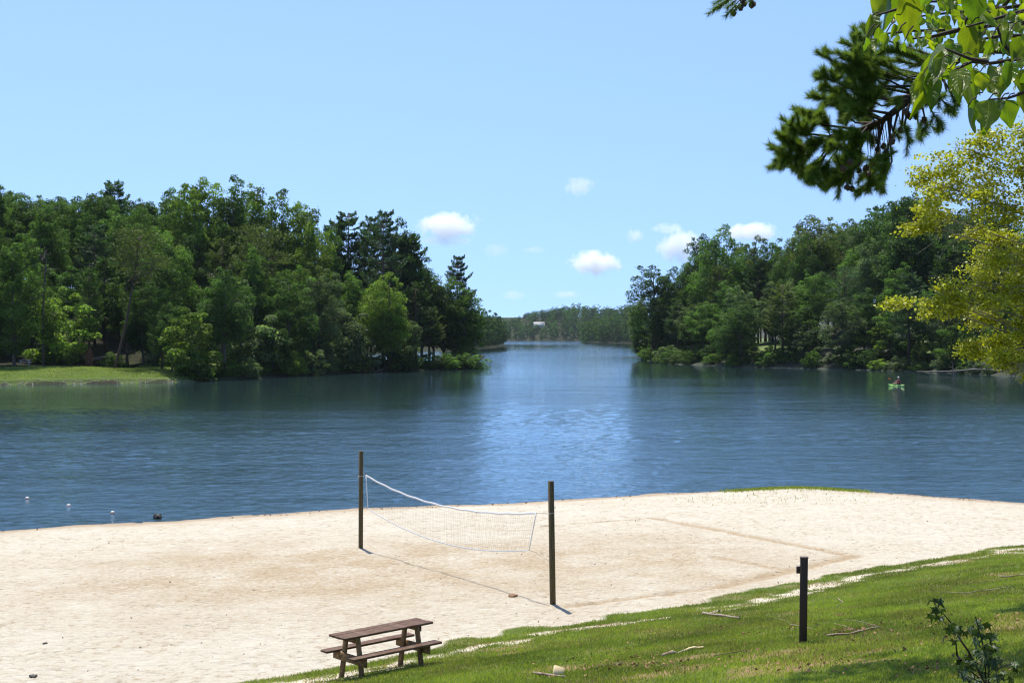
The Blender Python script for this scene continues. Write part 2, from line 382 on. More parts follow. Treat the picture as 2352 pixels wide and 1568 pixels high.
X, Y, Z, Q = grid(-24, 34, 380, -14, 48, 400, lambda X, Y: gs(X, Y) > -.12, lambda X, Y: beach_z(X, Y) * sst(.9, .2, sdist(X, Y, EDGE)) + gz(X, Y) * (1 - sst(.9, .2, sdist(X, Y, EDGE))) + .02)
sa, so = bare(X, Y)
tag(mesh('grass_bank', np.c_[X, Y, Z], Q, bank_mat(), smooth=True, attrs={'sand': sa, 'soil': so}), kind='structure')

def blades(name, X, Y, Z, h, wdt, label, lean=.5, tint=None):
    n = len(X); a = rng.random(n) * 6.283; b = rng.random(n) * 6.283
    hh = h * (.55 + .75 * rng.random(n)); ww = wdt * (.6 + .8 * rng.random(n))
    P = np.c_[X, Y, Z - .012]; sx = np.c_[np.cos(a), np.sin(a), np.zeros(n)] * ww[:, None] * .5
    ln = np.c_[np.cos(b), np.sin(b), np.zeros(n)] * (hh * lean * rng.random(n))[:, None]
    tip = P + ln + np.c_[np.zeros(n), np.zeros(n), hh]; mid = P + ln * .35 + np.c_[np.zeros(n), np.zeros(n), hh * .6]
    V = np.stack([P - sx, P + sx, mid + sx * .8, tip, mid - sx * .8], 1).reshape(-1, 3)
    Fc = (np.arange(n)[:, None] * 5 + np.array([[0, 1, 2, 3, 4]]))
    o = mesh(name, V, Fc, M['blade'], tint=tint if tint is not None else rng.random(n))
    return tag(o, label, 'grass', kind='stuff')
# sample grass where the photo can see it
n = 900000
d = 11.5 + 28 * rng.random(n) ** 1.25; pxs = 560 + 1900 * rng.random(n)
X = (pxs - CX) / F * d; Y = d; Z = gz(X, Y) + .02
yy = HY + (EYE - Z) / d * F; s = gs(X, Y); sa, so = bare(X, Y)
keep = (yy < 1600) & (s > -.05) & (rng.random(n) > np.maximum(sa * .86, so * .74))
keep &= rng.random(n) < np.clip(.62 + .9 * (fbm(X * 2.5, Y * 2.5, 71, 3) - .5), .2, 1)
X, Y, Z = X[keep], Y[keep], Z[keep]
if len(X) > 240000: k = rng.permutation(len(X))[:240000]; X, Y, Z = X[k], Y[k], Z[k]
edge = sst(.8, .1, gs(X, Y)); tone = np.clip(.5 + 1.5 * (fbm(X * .7, Y * .7, 73, 4) - .5) + .45 * (rng.random(len(X)) - .5), 0, 1)
blades('grass', X, Y, Z, .036 + .006 * edge + .03 * (fbm(X * 1.1, Y * 1.1, 75, 3)), .010, 'short green lawn grass covering the bank above the beach', .8, tone)
n = 160000; d = 11.5 + 26 * rng.random(n) ** 1.25; pxs = 700 + 1750 * rng.random(n); X = (pxs - CX) / F * d; Y = d
k = (gs(X, Y) > .5) & (fbm(X * 1.1, Y * 1.1, 77, 4) + .10 * rng.random(n) > .60); X, Y = X[k][:30000], Y[k][:30000]
MB_ = M['blade']; M['blade'] = M['straw']; blades('dry_grass', X, Y, gz(X, Y) + .02, .05, .010, 'dry straw-coloured grass in worn patches of the lawn', .9); M['blade'] = MB_
# fringe of grass on the little sand mound by the water
n = 5000; X = 11.3 + rng.normal(0, 1.5, n); Y = 52.0 + rng.normal(0, .45, n)
k = np.abs(X - 11.3) < 3; X, Y = X[k], Y[k]
blades('grass', X, Y, beach_z(X, Y), .11, .022, 'strip of green grass on the low sand mound at the water edge', .6)
n = 260; X = 9.5 + rng.normal(0, 2.5, n); Y = 48.8 + rng.normal(0, 1., n)
blades('grass', X, Y, beach_z(X, Y), .09, .016, 'thin grass sprigs scattered over the sand below the mound', .8)

# far banks
LSHORE = [(-260, 205), (-140, 168), (-75, 164), (-65, 166), (-46, 175), (-40, 184), (-35.2, 197), (-27.2, 217), (-13.8, 236), (-8.5, 247), (-9, 256), (-26, 285), (-60, 330), (-75, 420), (-48, 500), (-21, 545), (-12, 640), (-6, 730), (-3.5, 815), (-10, 860), (-120, 1000), (-500, 1100)]
RSHORE = [(500, 1010), (100, 1010), (92, 900), (80, 620), (66, 430), (44, 365), (33.5, 328), (34.7, 290), (45.8, 262), (62, 242), (70, 228), (78, 199), (80, 165), (86, 140), (110, 110), (200, 90)]
MSHORE = [(700, 1200), (250, 1080), (92, 1045), (63, 1150), (75, 1400), (400, 1560)]
FSHORE = [(900, 1560), (100, 1560), (-40, 1575), (-130, 1590), (-900, 1700)]
def lz(X, Y):
    i = -sdist(X, Y, LSHORE); m = sst(-40, -52, X) * sst(230, 205, Y)      # meadow shelf at the left
    hill = 15 * sst(4, 75, i) + 9 * sst(60, 160, i)
    mead = .1 * np.maximum(i, 0) ** .5 + .035 * np.maximum(i, 0) + 14 * sst(24, 85, i)
    z = WATER_Z + .45 * sst(0, 1.0, i) + hill * (1 - m) + mead * m + (fbm(X * .08, Y * .08, 81, 3) - .5) * 1.6 * sst(2, 20, i)
    return np.where(i > 0, z, WATER_Z + np.maximum(i * .2, -3))
def rz(X, Y):
    i = -sdist(X, Y, RSHORE)
    z = WATER_Z + 1.2 * sst(0, 4, i) + 2.2 * sst(4, 16, i) + 15 * sst(14, 95, i) + (fbm(X * .08, Y * .08, 85, 3) - .5) * 1.6 * sst(2, 20, i)
    return np.where(i > 0, z, WATER_Z + np.maximum(i * .2, -3))
def mz(X, Y):
    i = sdist(X, Y, MSHORE); return WATER_Z + np.where(i > 0, 22 * sst(0, 100, i), np.maximum(i * .2, -3))
def fz(X, Y):
    i = sdist(X, Y, FSHORE); return WATER_Z + np.where(i > 0, 30 * sst(0, 170, i), np.maximum(i * .2, -3))
def bank_soil(name, a, b, c_):
    m, n, o = newmat(name); tc = N(n, 'ShaderNodeTexCoord'); P = tc.outputs['Object']
    f = noise(n, P, .16, 4); g = noise(n, P, 2.2, 5, .7)
    c = mixc(n, ramp(n, f, .42, .58), a, b); c = mixc(n, mth(n, 'MULTIPLY', ramp(n, g, .45, .7), .6), c, c_)
    p = N(n, 'ShaderNodeBsdfPrincipled', Roughness=.95); p.inputs['Specular IOR Level'].default_value = .1
    bp = N(n, 'ShaderNodeBump', Strength=.8, Distance=.3); n.links.new(g, bp.inputs['Height'])
    n.links.new(c, p.inputs['Base Color']); n.links.new(bp.outputs[0], p.inputs['Normal']); n.links.new(p.outputs[0], o.inputs[0]); return m
woodsoil = bank_soil('wood_floor', (.022, .024, .012), (.026, .036, .014), (.05, .036, .022))
lawnsoil = bank_soil('lawn_floor', (.08, .13, .025), (.10, .15, .03), (.07, .07, .03))
X, Y, Z, Q = grid(-300, 0, 200, 130, 1100, 320, lambda X, Y: sdist(X, Y, LSHORE) < 6, lz)
tag(mesh('left_hill', np.c_[X, Y, Z], Q, woodsoil, smooth=True), kind='structure')
X, Y, Z, Q = grid(25, 400, 200, 80, 1010, 300, lambda X, Y: sdist(X, Y, RSHORE) < 6, rz)
ri = -sdist(X, Y, RSHORE); pxv = CX + X / Y * F; lawn = sst(9, 12, ri) * sst(34, 26, ri) * np.maximum(sst(1640, 1680, pxv) * sst(1830, 1790, pxv), sst(2080, 2130, pxv) * sst(2330, 2270, pxv))
m_, n_, o_ = newmat('wood_and_lawn'); tc_ = N(n_, 'ShaderNodeTexCoord'); f_ = noise(n_, tc_.outputs['Object'], 1.2, 5, .7); at_ = N(n_, 'ShaderNodeAttribute', attribute_name='lawn').outputs['Fac']
p_ = N(n_, 'ShaderNodeBsdfPrincipled', Roughness=.95); n_.links.new(mixc(n_, at_, mixc(n_, f_, (.016, .022, .010), (.034, .040, .018)), mixc(n_, f_, (.07, .11, .02), (.11, .15, .032))), p_.inputs['Base Color']); n_.links.new(p_.outputs[0], o_.inputs[0])
tag(mesh('right_hill', np.c_[X, Y, Z], Q, m_, smooth=True, attrs={'lawn': lawn}), kind='structure')
X, Y, Z, Q = grid(50, 700, 100, 1030, 1560, 80, lambda X, Y: sdist(X, Y, MSHORE) > -6, mz)
tag(mesh('middle_hill', np.c_[X, Y, Z], Q, woodsoil, smooth=True), kind='structure')
X, Y, Z, Q = grid(-900, 900, 120, 1540, 2300, 90, lambda X, Y: sdist(X, Y, FSHORE) > -6, fz)
tag(mesh('far_hill', np.c_[X, Y, Z], Q, woodsoil, smooth=True), kind='structure')
# meadow skin on the left shelf
def mead_ok(X, Y):
    i = -sdist(X, Y, LSHORE); return (i > -.6) & (i < 18 + 5 * fbm(X * .12, Y * .12, 91, 2)) & (X > -130) & (Y < 215) & (X < -43.5 - (fbm(X * .3, Y * .3, 92, 2) - .5) * 4)
X, Y, Z, Q = grid(-130, -36, 300, 160, 215, 220, mead_ok, lambda X, Y: lz(X, Y) + .06)
tag(mesh('meadow', np.c_[X, Y, Z], Q, bank_soil('meadow_grass', (.085, .13, .028), (.11, .15, .035), (.06, .075, .022)), smooth=True), kind='structure')
n = 60000; X = -105 + 64 * rng.random(n); Y = 160 + 45 * rng.random(n); k = mead_ok(X, Y) & (-sdist(X, Y, LSHORE) > 1.1); X, Y = X[k], Y[k]
blades('grass', X, Y, lz(X, Y) + .06, .15, .06, 'sunlit rough grass on the far left shore meadow', .8, np.clip(fbm(X * .5, Y * .5, 93, 3) + .2 * (rng.random(len(X)) - .5), 0, 1))
# lake bed and water to the horizon
tag(mesh('lake_bed', [(-6000, -300, -3.6), (6000, -300, -3.6), (6000, 9000, -3.6), (-6000, 9000, -3.6)], np.array([[0, 1, 2, 3]]), woodsoil), kind='structure')
def water_mat():
    m, n, o = newmat('lake_water')
    tc = N(n, 'ShaderNodeTexCoord'); P = tc.outputs['Object']; wind = N(n, 'ShaderNodeAttribute', attribute_name='wind').outputs['Fac']
    def mapped(sc, rot):
        mp = N(n, 'ShaderNodeMapping'); mp.inputs['Scale'].default_value = (*sc, 1); mp.inputs['Rotation'].default_value = (0, 0, R(rot)); n.links.new(P, mp.inputs[0]); return mp.outputs[0]
    a = noise(n, mapped((.95, 1.15), 8), 4.0, 5, .62); b = noise(n, mapped((.9, 1.2), -12), .6, 3, .5); c2 = noise(n, mapped((.6, 1.3), 5), .16, 3, .55)
    gust = noise(n, mapped((.35, 1.0), 3), .05, 5, .6)
    g = mth(n, 'MULTIPLY', ramp(n, gust, .36, .62), wind)
    h = mth(n, 'ADD', mth(n, 'ADD', mth(n, 'MULTIPLY', a, .13), mth(n, 'MULTIPLY', b, .26)), mth(n, 'MULTIPLY', c2, .5))
    h = mth(n, 'MULTIPLY', h, mth(n, 'ADD', mth(n, 'MULTIPLY', wind, .56), mth(n, 'MULTIPLY_ADD', g, .36, .05)))
    bp = N(n, 'ShaderNodeBump', Strength=1., Distance=WAVE); n.links.new(h, bp.inputs['Height'])
    gl = N(n, 'ShaderNodeBsdfGlossy', Roughness=.02); gl.inputs[0].default_value = (.84, .95, 1.0, 1); n.links.new(bp.outputs[0], gl.inputs['Normal'])
    df = N(n, 'ShaderNodeBsdfDiffuse'); df.inputs[0].default_value = (.022, .042, .044, 1)
    fr = N(n, 'ShaderNodeFresnel', IOR=1.42); n.links.new(bp.outputs[0], fr.inputs['Normal'])
    mx = N(n, 'ShaderNodeMixShader'); n.links.new(fr.outputs[0], mx.inputs[0]); n.links.new(df.outputs[0], mx.inputs[1]); n.links.new(gl.outputs[0], mx.inputs[2])
    n.links.new(mx.outputs[0], o.inputs[0]); return m
WAVE = .55
def wind_at(X, Y):
    lee = np.minimum(sdist(X, Y, LSHORE), sdist(X, Y, RSHORE) * 1.3)            # sheltered water under the wooded banks
    return .05 + .95 * sst(4, 130, lee + 24 * (fbm(X * .012, Y * .03, 97, 3) - .5))
# open sheet to the horizon, with a hole for the near patch whose waves are real relief
gx = np.concatenate([[-6000, -1500], np.linspace(-320, 320, 161), [1500, 6000]]); gy = np.concatenate([np.linspace(20, 420, 121), np.linspace(460, 1700, 40), [4000, 9000]])
X, Y = np.meshgrid(gx, gy); i = np.arange(len(gy) - 1)[:, None] * len(gx) + np.arange(len(gx) - 1)[None, :]; Q = np.stack([i, i + 1, i + len(gx) + 1, i + len(gx)], -1).reshape(-1, 4)
X = X.ravel(); Y = Y.ravel(); inside = (np.abs(X / Y) < .475) & (Y > 40) & (Y < 212); Q = Q[~inside[Q].all(1)]
V0 = np.c_[X, Y, np.full(X.size, WATER_Z - .03)]; W0 = wind_at(X, Y)
u = np.linspace(-.485, .485, 640); yv = 37 * np.exp(np.linspace(0, math.log(220 / 37), 600)); U, YY = np.meshgrid(u, yv); XX = U * YY
x = XX.ravel(); y = YY.ravel(); wv = wind_at(x, y); gust = .72 + .45 * sst(.36, .62, fbm(x * .035, y * .06, 98, 4)); zz = np.zeros(x.size); cell = y * (math.log(220 / 37) / 599)
rw = np.random.default_rng(99)
for k in range(64):
    lam = .22 * (1.3 / .22) ** (k / 63.); th = rw.normal() * .9 + R(90 + 12); kk = 2 * math.pi / lam; ph = rw.random() * 6.283
    st = .085 * math.sqrt(2 / 64) * (1.15 if lam < 1 else .8)
    zz += st / kk * np.sin(kk * (math.cos(th) * x + math.sin(th) * y) + ph) * sst(2.0, 3.6, lam / cell)
fade = sst(.480, .455, np.abs(U.ravel())) * sst(215, 170, y); zz *= fade * gust * (.04 + .96 * wv)
nx = len(u); i = np.arange(len(yv) - 1)[:, None] * nx + np.arange(nx - 1)[None, :]; Q1 = np.stack([i, i + 1, i + nx + 1, i + nx], -1).reshape(-1, 4) + len(V0)
relief = sst(220, 60, y)
tag(mesh('lake_water', np.r_[V0, np.c_[x, y, WATER_Z + zz]], np.r_[Q, Q1], water_mat(), smooth=True, attrs={'wind': np.r_[W0, wv * (1 - .5 * relief)]}), kind='structure')
# pebbles along the meadow waterline
n = 1500; X = -95 + 52 * rng.random(n); Y = np.interp(X, [-140, -75, -65, -46, -40], [168, 164, 166, 175, 184]) + .25 + rng.normal(0, .35, n)
Z = lz(X, Y); k = Z > WATER_Z - .1; X, Y, Z = X[k], Y[k], Z[k]; n = len(X); s = .05 + .10 * rng.random(n) ** 2
V = np.stack([np.c_[X + dx * s, Y + dy * s, Z + .07 + dz * s] for dx, dy, dz in ((1, 0, 0), (-.9, .1, 0), (0, .8, .1), (.1, -.9, 0), (0, 0, .6), (0, 0, -.6))], 1).reshape(-1, 3)
Q = (np.arange(n)[:, None, None] * 6 + np.array([[0, 2, 4], [2, 1, 4], [1, 3, 4], [3, 0, 4], [2, 0, 5], [1, 2, 5], [3, 1, 5], [0, 3, 5]])[None]).reshape(-1, 3)
tag(mesh('pebbles', V, Q, plain('pebble', (.30, .25, .20), .8, var=.4, scale=2)), 'pale pebbles along the waterline of the far left meadow', 'pebbles', kind='stuff')

# ------------------------------------------------------------------ tree prototypes (unit = metres, base at the origin)
def unit(a): return a / (np.linalg.norm(a, axis=-1, keepdims=True) + 1e-9)
def leaf_quads(P, nrm, size, asp=.6, r=rng):
    """a rhombic leaf (or leaf cluster) at each point"""
    n = len(P); t = unit(np.cross(nrm, unit(r.normal(size=(n, 3))))); b = np.cross(nrm, t)
    L = (size * (.6 + .8 * r.random(n)))[:, None]; Wd = L * asp
    V = np.stack([P - t * L * .5, P + b * Wd * .5 + nrm * L * .08, P + t * L * .5 - nrm * L * .1, P - b * Wd * .5 + nrm * L * .08], 1)
    return V.reshape(-1, 3), np.arange(n * 4).reshape(-1, 4)
def proto_broadleaf(seed, h, wd, base=.22, clumps=70, per=120, leaf=.42, top=.75, limbs=9, airy=1., droop=0.):
    r = np.random.default_rng(seed); C = []; rc = []
    K = 4 if h > 6 else 2; la = np.arange(K) * 6.283 / K + r.normal(size=K) * .5; lo = wd * r.uniform(.08, .25, K); lt = r.uniform(.76, 1.0, K); lt[r.integers(K)] = 1.; lw = r.uniform(.62, .88, K)
    for k in range(clumps):
        l = k % K; tt = (k // K + .5) / (clumps / K); t = base + (lt[l] - base) * tt
        prof = ((math.sin(math.pi * min(1, tt ** top * .97 + .03)) ** .6) * .5 + .04) * lw[l]
        a = k * 2.4 + r.normal() * .6; rho = (.35 + .75 * r.random() ** .6)
        rad = wd * .115 * (.6 + .8 * r.random()) * (.72 + .5 * math.sin(math.pi * tt))
        C.append((math.cos(a) * prof * wd * rho + math.cos(la[l]) * lo[l] * tt ** .6, math.sin(a) * prof * wd * rho + math.sin(la[l]) * lo[l] * tt ** .6, h * t - rad * .6)); rc.append(rad)
    C = np.array(C); rc = np.array(rc)
    Vs = []; tint = []
    for c, q in zip(C, rc):
        n = int(per * (q / (wd * .115)) ** 1.6 * airy) + 8
        D = unit(r.normal(size=(n, 3)) + np.array([0, 0, .45])); u = r.random(n) ** .35; u = u * (.72 + .28 * np.sin(D[:, 0] * 5 + c[0] * 9) * np.sin(D[:, 1] * 5 + c[2] * 7))
        u = np.where(r.random(n) < .13, u * r.uniform(1.1, 1.5, n), u); P = c + D * (q * (.3 + .85 * u))[:, None] * np.array([1.15, 1.15, .72]); P[:, 2] -= droop * (u ** 2) * q
        nr = unit(D * .7 + r.normal(size=(n, 3)) * .55 + np.array([0, 0, .45]))
        V, _ = leaf_quads(P, nr, np.full(n, leaf), .62, r); Vs.append(V); tint.append(np.clip(.5 + .22 * r.normal() + .22 * r.normal(size=n), 0, 1))
    V = np.concatenate(Vs); tint = np.concatenate(tint)
    tb = MB(); lean = r.normal(size=2) * .25
    ax = lambda t: np.array([lean[0] * math.sin(t * 3), lean[1] * math.sin(t * 2.5), h * t])
    tb.tube([ax(t) for t in np.linspace(-.03, .9, 9)], np.linspace(.0145 * h, .003 * h, 9) * np.array([1.35, 1.05] + [1] * 7), 8)
    for k in r.permutation(clumps)[:limbs]:
        c = C[k]; t0 = max(.12, c[2] / h - .12 - .1 * r.random()); p0 = ax(t0); mid = (p0 + c) / 2 + np.array([0, 0, .03 * h])
        tb.tube([p0, mid, c], [.006 * h, .0045 * h, .0018 * h], 5)
    return V, np.arange(len(V)).reshape(-1, 4), tint, tb
def proto_whorl_pine(seed, h, wd, base=.3, per=80, gap=1.0, tuft=.46):
    r = np.random.default_rng(seed); Vs = []; tint = []; tb = MB()
    tb.tube([(0, 0, -.4), (0, 0, h * .5), (.1, 0, h)], [.0135 * h, .009 * h, .002 * h], 8)
    z = h * base
    while z < h * .985:
        t = z / h; tt = (t - base) / (1 - base); L0 = wd * .5 * (min(1, .62 + tt * 1.3) * (1 - tt) ** .5 + .14)
        for k in range(r.integers(4, 7)):
            a = r.random() * 6.283; L = L0 * (.55 + .65 * r.random()); d = np.array([math.cos(a), math.sin(a), 0]); s = np.array([-d[1], d[0], 0])
            f = lambda u: np.array([0, 0, z]) + d * L * u + np.array([0, 0, L * (.10 * u + .22 * u ** 3 - .12 * math.sin(u * 3))])
            tb.tube([f(0), f(.5), f(1)], [.0028 * h, .002 * h, .001 * h], 4, False)
            n = int(per * (L / 2.6 + .25)); u = .28 + .75 * r.random(n) ** .7
            lat = (r.random(n) * 2 - 1) * L * .30 * np.sin(np.clip(u, 0, 1) * 2.6)
            P = np.array([f(x) for x in u]) + s * lat[:, None] + np.c_[np.zeros((n, 2)), r.normal(size=n) * .11 + .05]
            dr = unit(d * .8 + s * (np.sign(lat) * .6 * r.random(n))[:, None] + np.array([0, 0, .55]) + r.normal(size=(n, 3)) * .35)
            sd_ = unit(np.cross(dr, unit(r.normal(size=(n, 3))))) * (tuft * .22); T = dr * (tuft * (.6 + .7 * r.random(n)))[:, None]
            Vs.append(np.stack([P, P + T * .55 + sd_, P + T, P + T * .55 - sd_], 1).reshape(-1, 3)); tint.append(np.clip(.45 + .15 * r.normal() + .25 * r.normal(size=n), 0, 1))
        z += gap * (.7 + .6 * r.random()) * (1 - .35 * tt)
    V = np.concatenate(Vs); return V, np.arange(len(V)).reshape(-1, 4), np.concatenate(tint), tb
def proto_flat_pine(seed, h, wd, base=.6, pads=30, per=90, lean=.05, tuft=.42):
    r = np.random.default_rng(seed); Vs = []; tint = []; tb = MB(); ax = lambda t: np.array([lean * h * t + .25 * math.sin(t * 5), .2 * math.sin(t * 4), h * t])
    tb.tube([ax(t) for t in np.linspace(-.03, .97, 10)], np.linspace(.0125 * h, .003 * h, 10), 7)
    for k in range(pads):
        t = base + (1 - base) * (k + .5) / pads; tt = (t - base) / (1 - base); a = k * 2.4 + r.normal() * .6
        L = wd * .5 * (.30 + .75 * r.random()) * (1 - tt * .55) ** .8 * (.65 + .35 * min(1, tt * 4)); d = np.array([math.cos(a), math.sin(a), .12 + .2 * r.random()])
        p0 = ax(max(.2, t - .05)); c = ax(t) + d * L; tb.tube([p0, (p0 + c) / 2 + np.array([0, 0, -.15]), c], [.004 * h, .003 * h, .001 * h], 4, False)
        q = wd * .17 * (.7 + .6 * r.random()); n = int(per * (.6 + .6 * r.random()))
        D = r.normal(size=(n, 3)) * np.array([.55, .55, .16]); P = c + D * q
        dr = unit(D * np.array([1, 1, .3]) + np.array([0, 0, .7]) + r.normal(size=(n, 3)) * .5)
        sd_ = unit(np.cross(dr, unit(r.normal(size=(n, 3))))) * (tuft * .2); T = dr * (tuft * (.6 + .7 * r.random(n)))[:, None]
        Vs.append(np.stack([P, P + T * .55 + sd_, P + T, P + T * .55 - sd_], 1).reshape(-1, 3)); tint.append(np.clip(.45 + .2 * r.normal() + .2 * r.normal(size=n), 0, 1))
    V = np.concatenate(Vs); return V, np.arange(len(V)).reshape(-1, 4), np.concatenate(tint), tb
def build_proto(res, h, cmat, tmat):
    V, Q, tint, tb = res
    c = mesh('crown', V, Q, cmat, tint=tint); t = tb.out('trunk', tmat, smooth=True)
    cm, tm = c.data, t.data; bpy.data.objects.remove(c); bpy.data.objects.remove(t)
    return dict(h=h, crown=cm, trunk=tm)
PB = [build_proto(proto_broadleaf(100 + i, 22, 9.5 + .6 * (i % 3), [.16, .3, .4, .12, .34, .22][i], 92 + 5 * i, 160, .34, [.8, .7, .62, .95, .75, .85][i]), 22, M['leaf'], M['bark']) for i in range(6)]
PS = [build_proto(proto_broadleaf(120 + i, 9, 7.0, [.08, .12, .05][i], 46, 150, .30, [1.0, .85, 1.15][i], 7, droop=.3), 9, M['leaf'], M['bark']) for i in range(3)]
PP = [build_proto(proto_whorl_pine(140 + i, 24, 9.0, [.22, .36, .3][i], gap=[.9, 1.25, 1.1][i]), 24, M['needle'], M['pbark']) for i in range(3)]
PF = [build_proto(proto_flat_pine(160 + i, 22, 10, [.58, .66, .5][i], 30, 120, [.03, .09, -.05][i]), 22, M['needle'], M['pbark']) for i in range(3)]
PBUSH = [build_proto(proto_broadleaf(180 + i, 3, 3.6, -.02, 44, 60, .22, 1.2, 4, droop=.35), 3, M['leaf'], M['bark']) for i in range(3)]
KINDS = {'broadleaf': (PB, 'broadleaf_tree', 'tree'), 'small': (PS, 'small_tree', 'tree'), 'pine': (PP, 'pine_tree', 'tree'), 'flat': (PF, 'pine_tree', 'tree'), 'bush': (PBUSH, 'shrub', 'shrub')}
TONES = {'dark green': (.056, .106, .028), 'mid-green': (.082, .148, .033), 'yellow-green': (.14, .21, .038), 'grey-green': (.100, .143, .070), 'blue-green': (.070, .126, .056), 'olive green': (.104, .136, .035)}
def put_tree(kind, x, y, z, h, tone, rzv=None, wfac=1., lean=(0, 0), idx=None):
    P, nm, cat = KINDS[kind]; p = P[rng.integers(len(P)) if idx is None else idx]; s = h / p['h']
    e = empty(nm, (x, y, z)); ws = s * wfac
    if wfac == 'auto': ws = s
    e.scale = (ws, ws, s); e.rotation_euler = (lean[0], lean[1], rng.random() * 6.28 if rzv is None else rzv)
    t = link('trunk', p['trunk'], e); c = link('crown', p['crown'], e)
    k = 1 + .16 * rng.normal(); col = TONES[tone]; c.color = (max(.01, col[0] * k), max(.02, col[1] * k), max(.006, col[2] * k), 1)
    e['category'] = cat; return e
ORD = ['first', 'second', 'third', 'fourth', 'fifth', 'sixth', 'seventh', 'eighth', 'ninth', 'tenth', 'eleventh', 'twelfth', 'thirteenth', 'fourteenth', 'fifteenth', 'sixteenth', 'seventeenth', 'eighteenth', 'nineteenth', 'twentieth'] + ['twenty-' + q for q in ('first', 'second', 'third', 'fourth', 'fifth', 'sixth', 'seventh', 'eighth', 'ninth')] + ['thirtieth'] + ['thirty-' + q for q in ('first', 'second', 'third', 'fourth', 'fifth', 'sixth', 'seventh', 'eighth', 'ninth')]
KW = {'broadleaf': 'broadleaf tree', 'small': 'low spreading tree', 'pine': 'layered pine', 'flat': 'flat-topped pine', 'bush': 'shrub'}

SKY_L = [(-300, 430), (0, 424), (60, 442), (120, 446), (180, 440), (230, 436), (265, 436), (310, 452), (350, 456), (390, 438), (425, 414), (480, 404), (560, 404), (600, 428), (640, 422), (672, 462), (700, 462), (740, 505), (800, 505), (840, 500), (900, 494), (935, 540), (975, 575), (1000, 640), (1045, 636), (1080, 655), (1120, 686), (1160, 716), (1300, 760)]
SKY_R = [(1380, 700), (1435, 680), (1455, 640), (1480, 606), (1520, 612), (1545, 606), (1575, 582), (1605, 545), (1640, 518), (1680, 528), (1710, 544), (1750, 528), (1800, 542), (1830, 512), (1880, 490), (1915, 520), (1960, 500), (2020, 468), (2080, 438), (2115, 440), (2150, 484), (2250, 480), (2400, 470), (2700, 450)]
def allowed(tab, px, d):
    return EYE + (HY - np.interp(px, [a for a, _ in tab], [b for _, b in tab])) / F * d
PLACED = []           # (bank, band, kind, tone, px, obj)
def poisson(region, n, dmin, taken):
    out = []
    for _ in range(n):
        x, y = region()
        dm = dmin(x, y)
        if dm <= 0: continue
        if all((x - a) ** 2 + (y - b) ** 2 > (dm * .5 + c * .5) ** 2 for a, b, c in taken): taken.append((x, y, dm)); out.append((x, y))
    return out
def choose_tone(r, kind, band):
    if kind in ('pine', 'flat'): return r.choice(['blue-green', 'dark green', 'olive green'], p=[.5, .3, .2])
    if kind == 'bush': return r.choice(['mid-green', 'grey-green', 'yellow-green', 'dark green'], p=[.35, .3, .1, .25])
    if band == "water's edge": return r.choice(['dark green', 'mid-green', 'grey-green', 'yellow-green'], p=[.36, .26, .28, .10])
    return r.choice(['dark green', 'mid-green', 'yellow-green', 'grey-green', 'olive green'], p=[.24, .38, .13, .15, .10])
def plant_bank(bank, zf, shore, sky, region, lim, spacing, nmax, pxlim, clear=None, seed=1, pinefrac=lambda px: .25):
    r = np.random.default_rng(seed); taken = [(x, y, s_) for x, y, s_ in SPECIAL.get(bank, [])]
    pts = poisson(lambda: region(r), nmax, lambda x, y: spacing(x, y), taken)
    for x, y in pts:
        px = CX + x / y * F; i = -float(sdist(np.array([x]), np.array([y]), shore)[0])
        z = float(zf(np.array([x]), np.array([y]))[0]); al = float(allowed(sky, px, y)) - z
        kind = 'broadleaf'
        if r.random() < pinefrac(px): kind = 'pine' if r.random() < .65 else 'flat'
        if i < 9: h = r.uniform(11, 18); band = "water's edge"
        elif i < 22: h = r.uniform(14, 21); band = 'lower slope'
        elif i < 40: h = r.uniform(17, 24); band = 'upper slope'
        else: h = al - abs(r.normal()) * 1.0; band = 'skyline'
        if i < 9 and r.random() < .28 and kind == 'broadleaf': kind = 'small'; h = r.uniform(6, 10)
        if al - h < 3 or (band == 'skyline'): h = min(h, al - .2 - abs(r.normal()) * .8); band = 'skyline'
        else: h = min(h, al - 1)
        if h < 6: kind = 'small'
        if h < 3.5: continue
        h = min(h, 30)
        wf = {'broadleaf': np.clip(17 / h, .68, 1.35), 'small': np.clip(8 / h, .8, 1.4), 'pine': np.clip(20 / h, .8, 1.35), 'flat': np.clip(20 / h, .8, 1.3)}[kind]
        tone = choose_tone(r, kind, band)
        e = put_tree(kind, x, y, z - .2, h, tone, wfac=float(wf)); PLACED.append((bank, band, kind, tone, px, e))
SPECIAL = {'left': [], 'right': []}
def special(bank, kind, px, d, ytop, tone, label, zf, idx=0, wfac=1., lean=(0, 0), space=5., rzv=None, cat='tree'):
    x = (px - CX) / F * d; z = float(zf(np.array([x]), np.array([d]))[0]); h = EYE + (HY - ytop) / F * d - z
    e = put_tree(kind, x, d, z - .2, h, tone, rzv, wfac, lean, idx); SPECIAL.setdefault(bank, []).append((x, d, space))
    tag(e, label, cat); return e
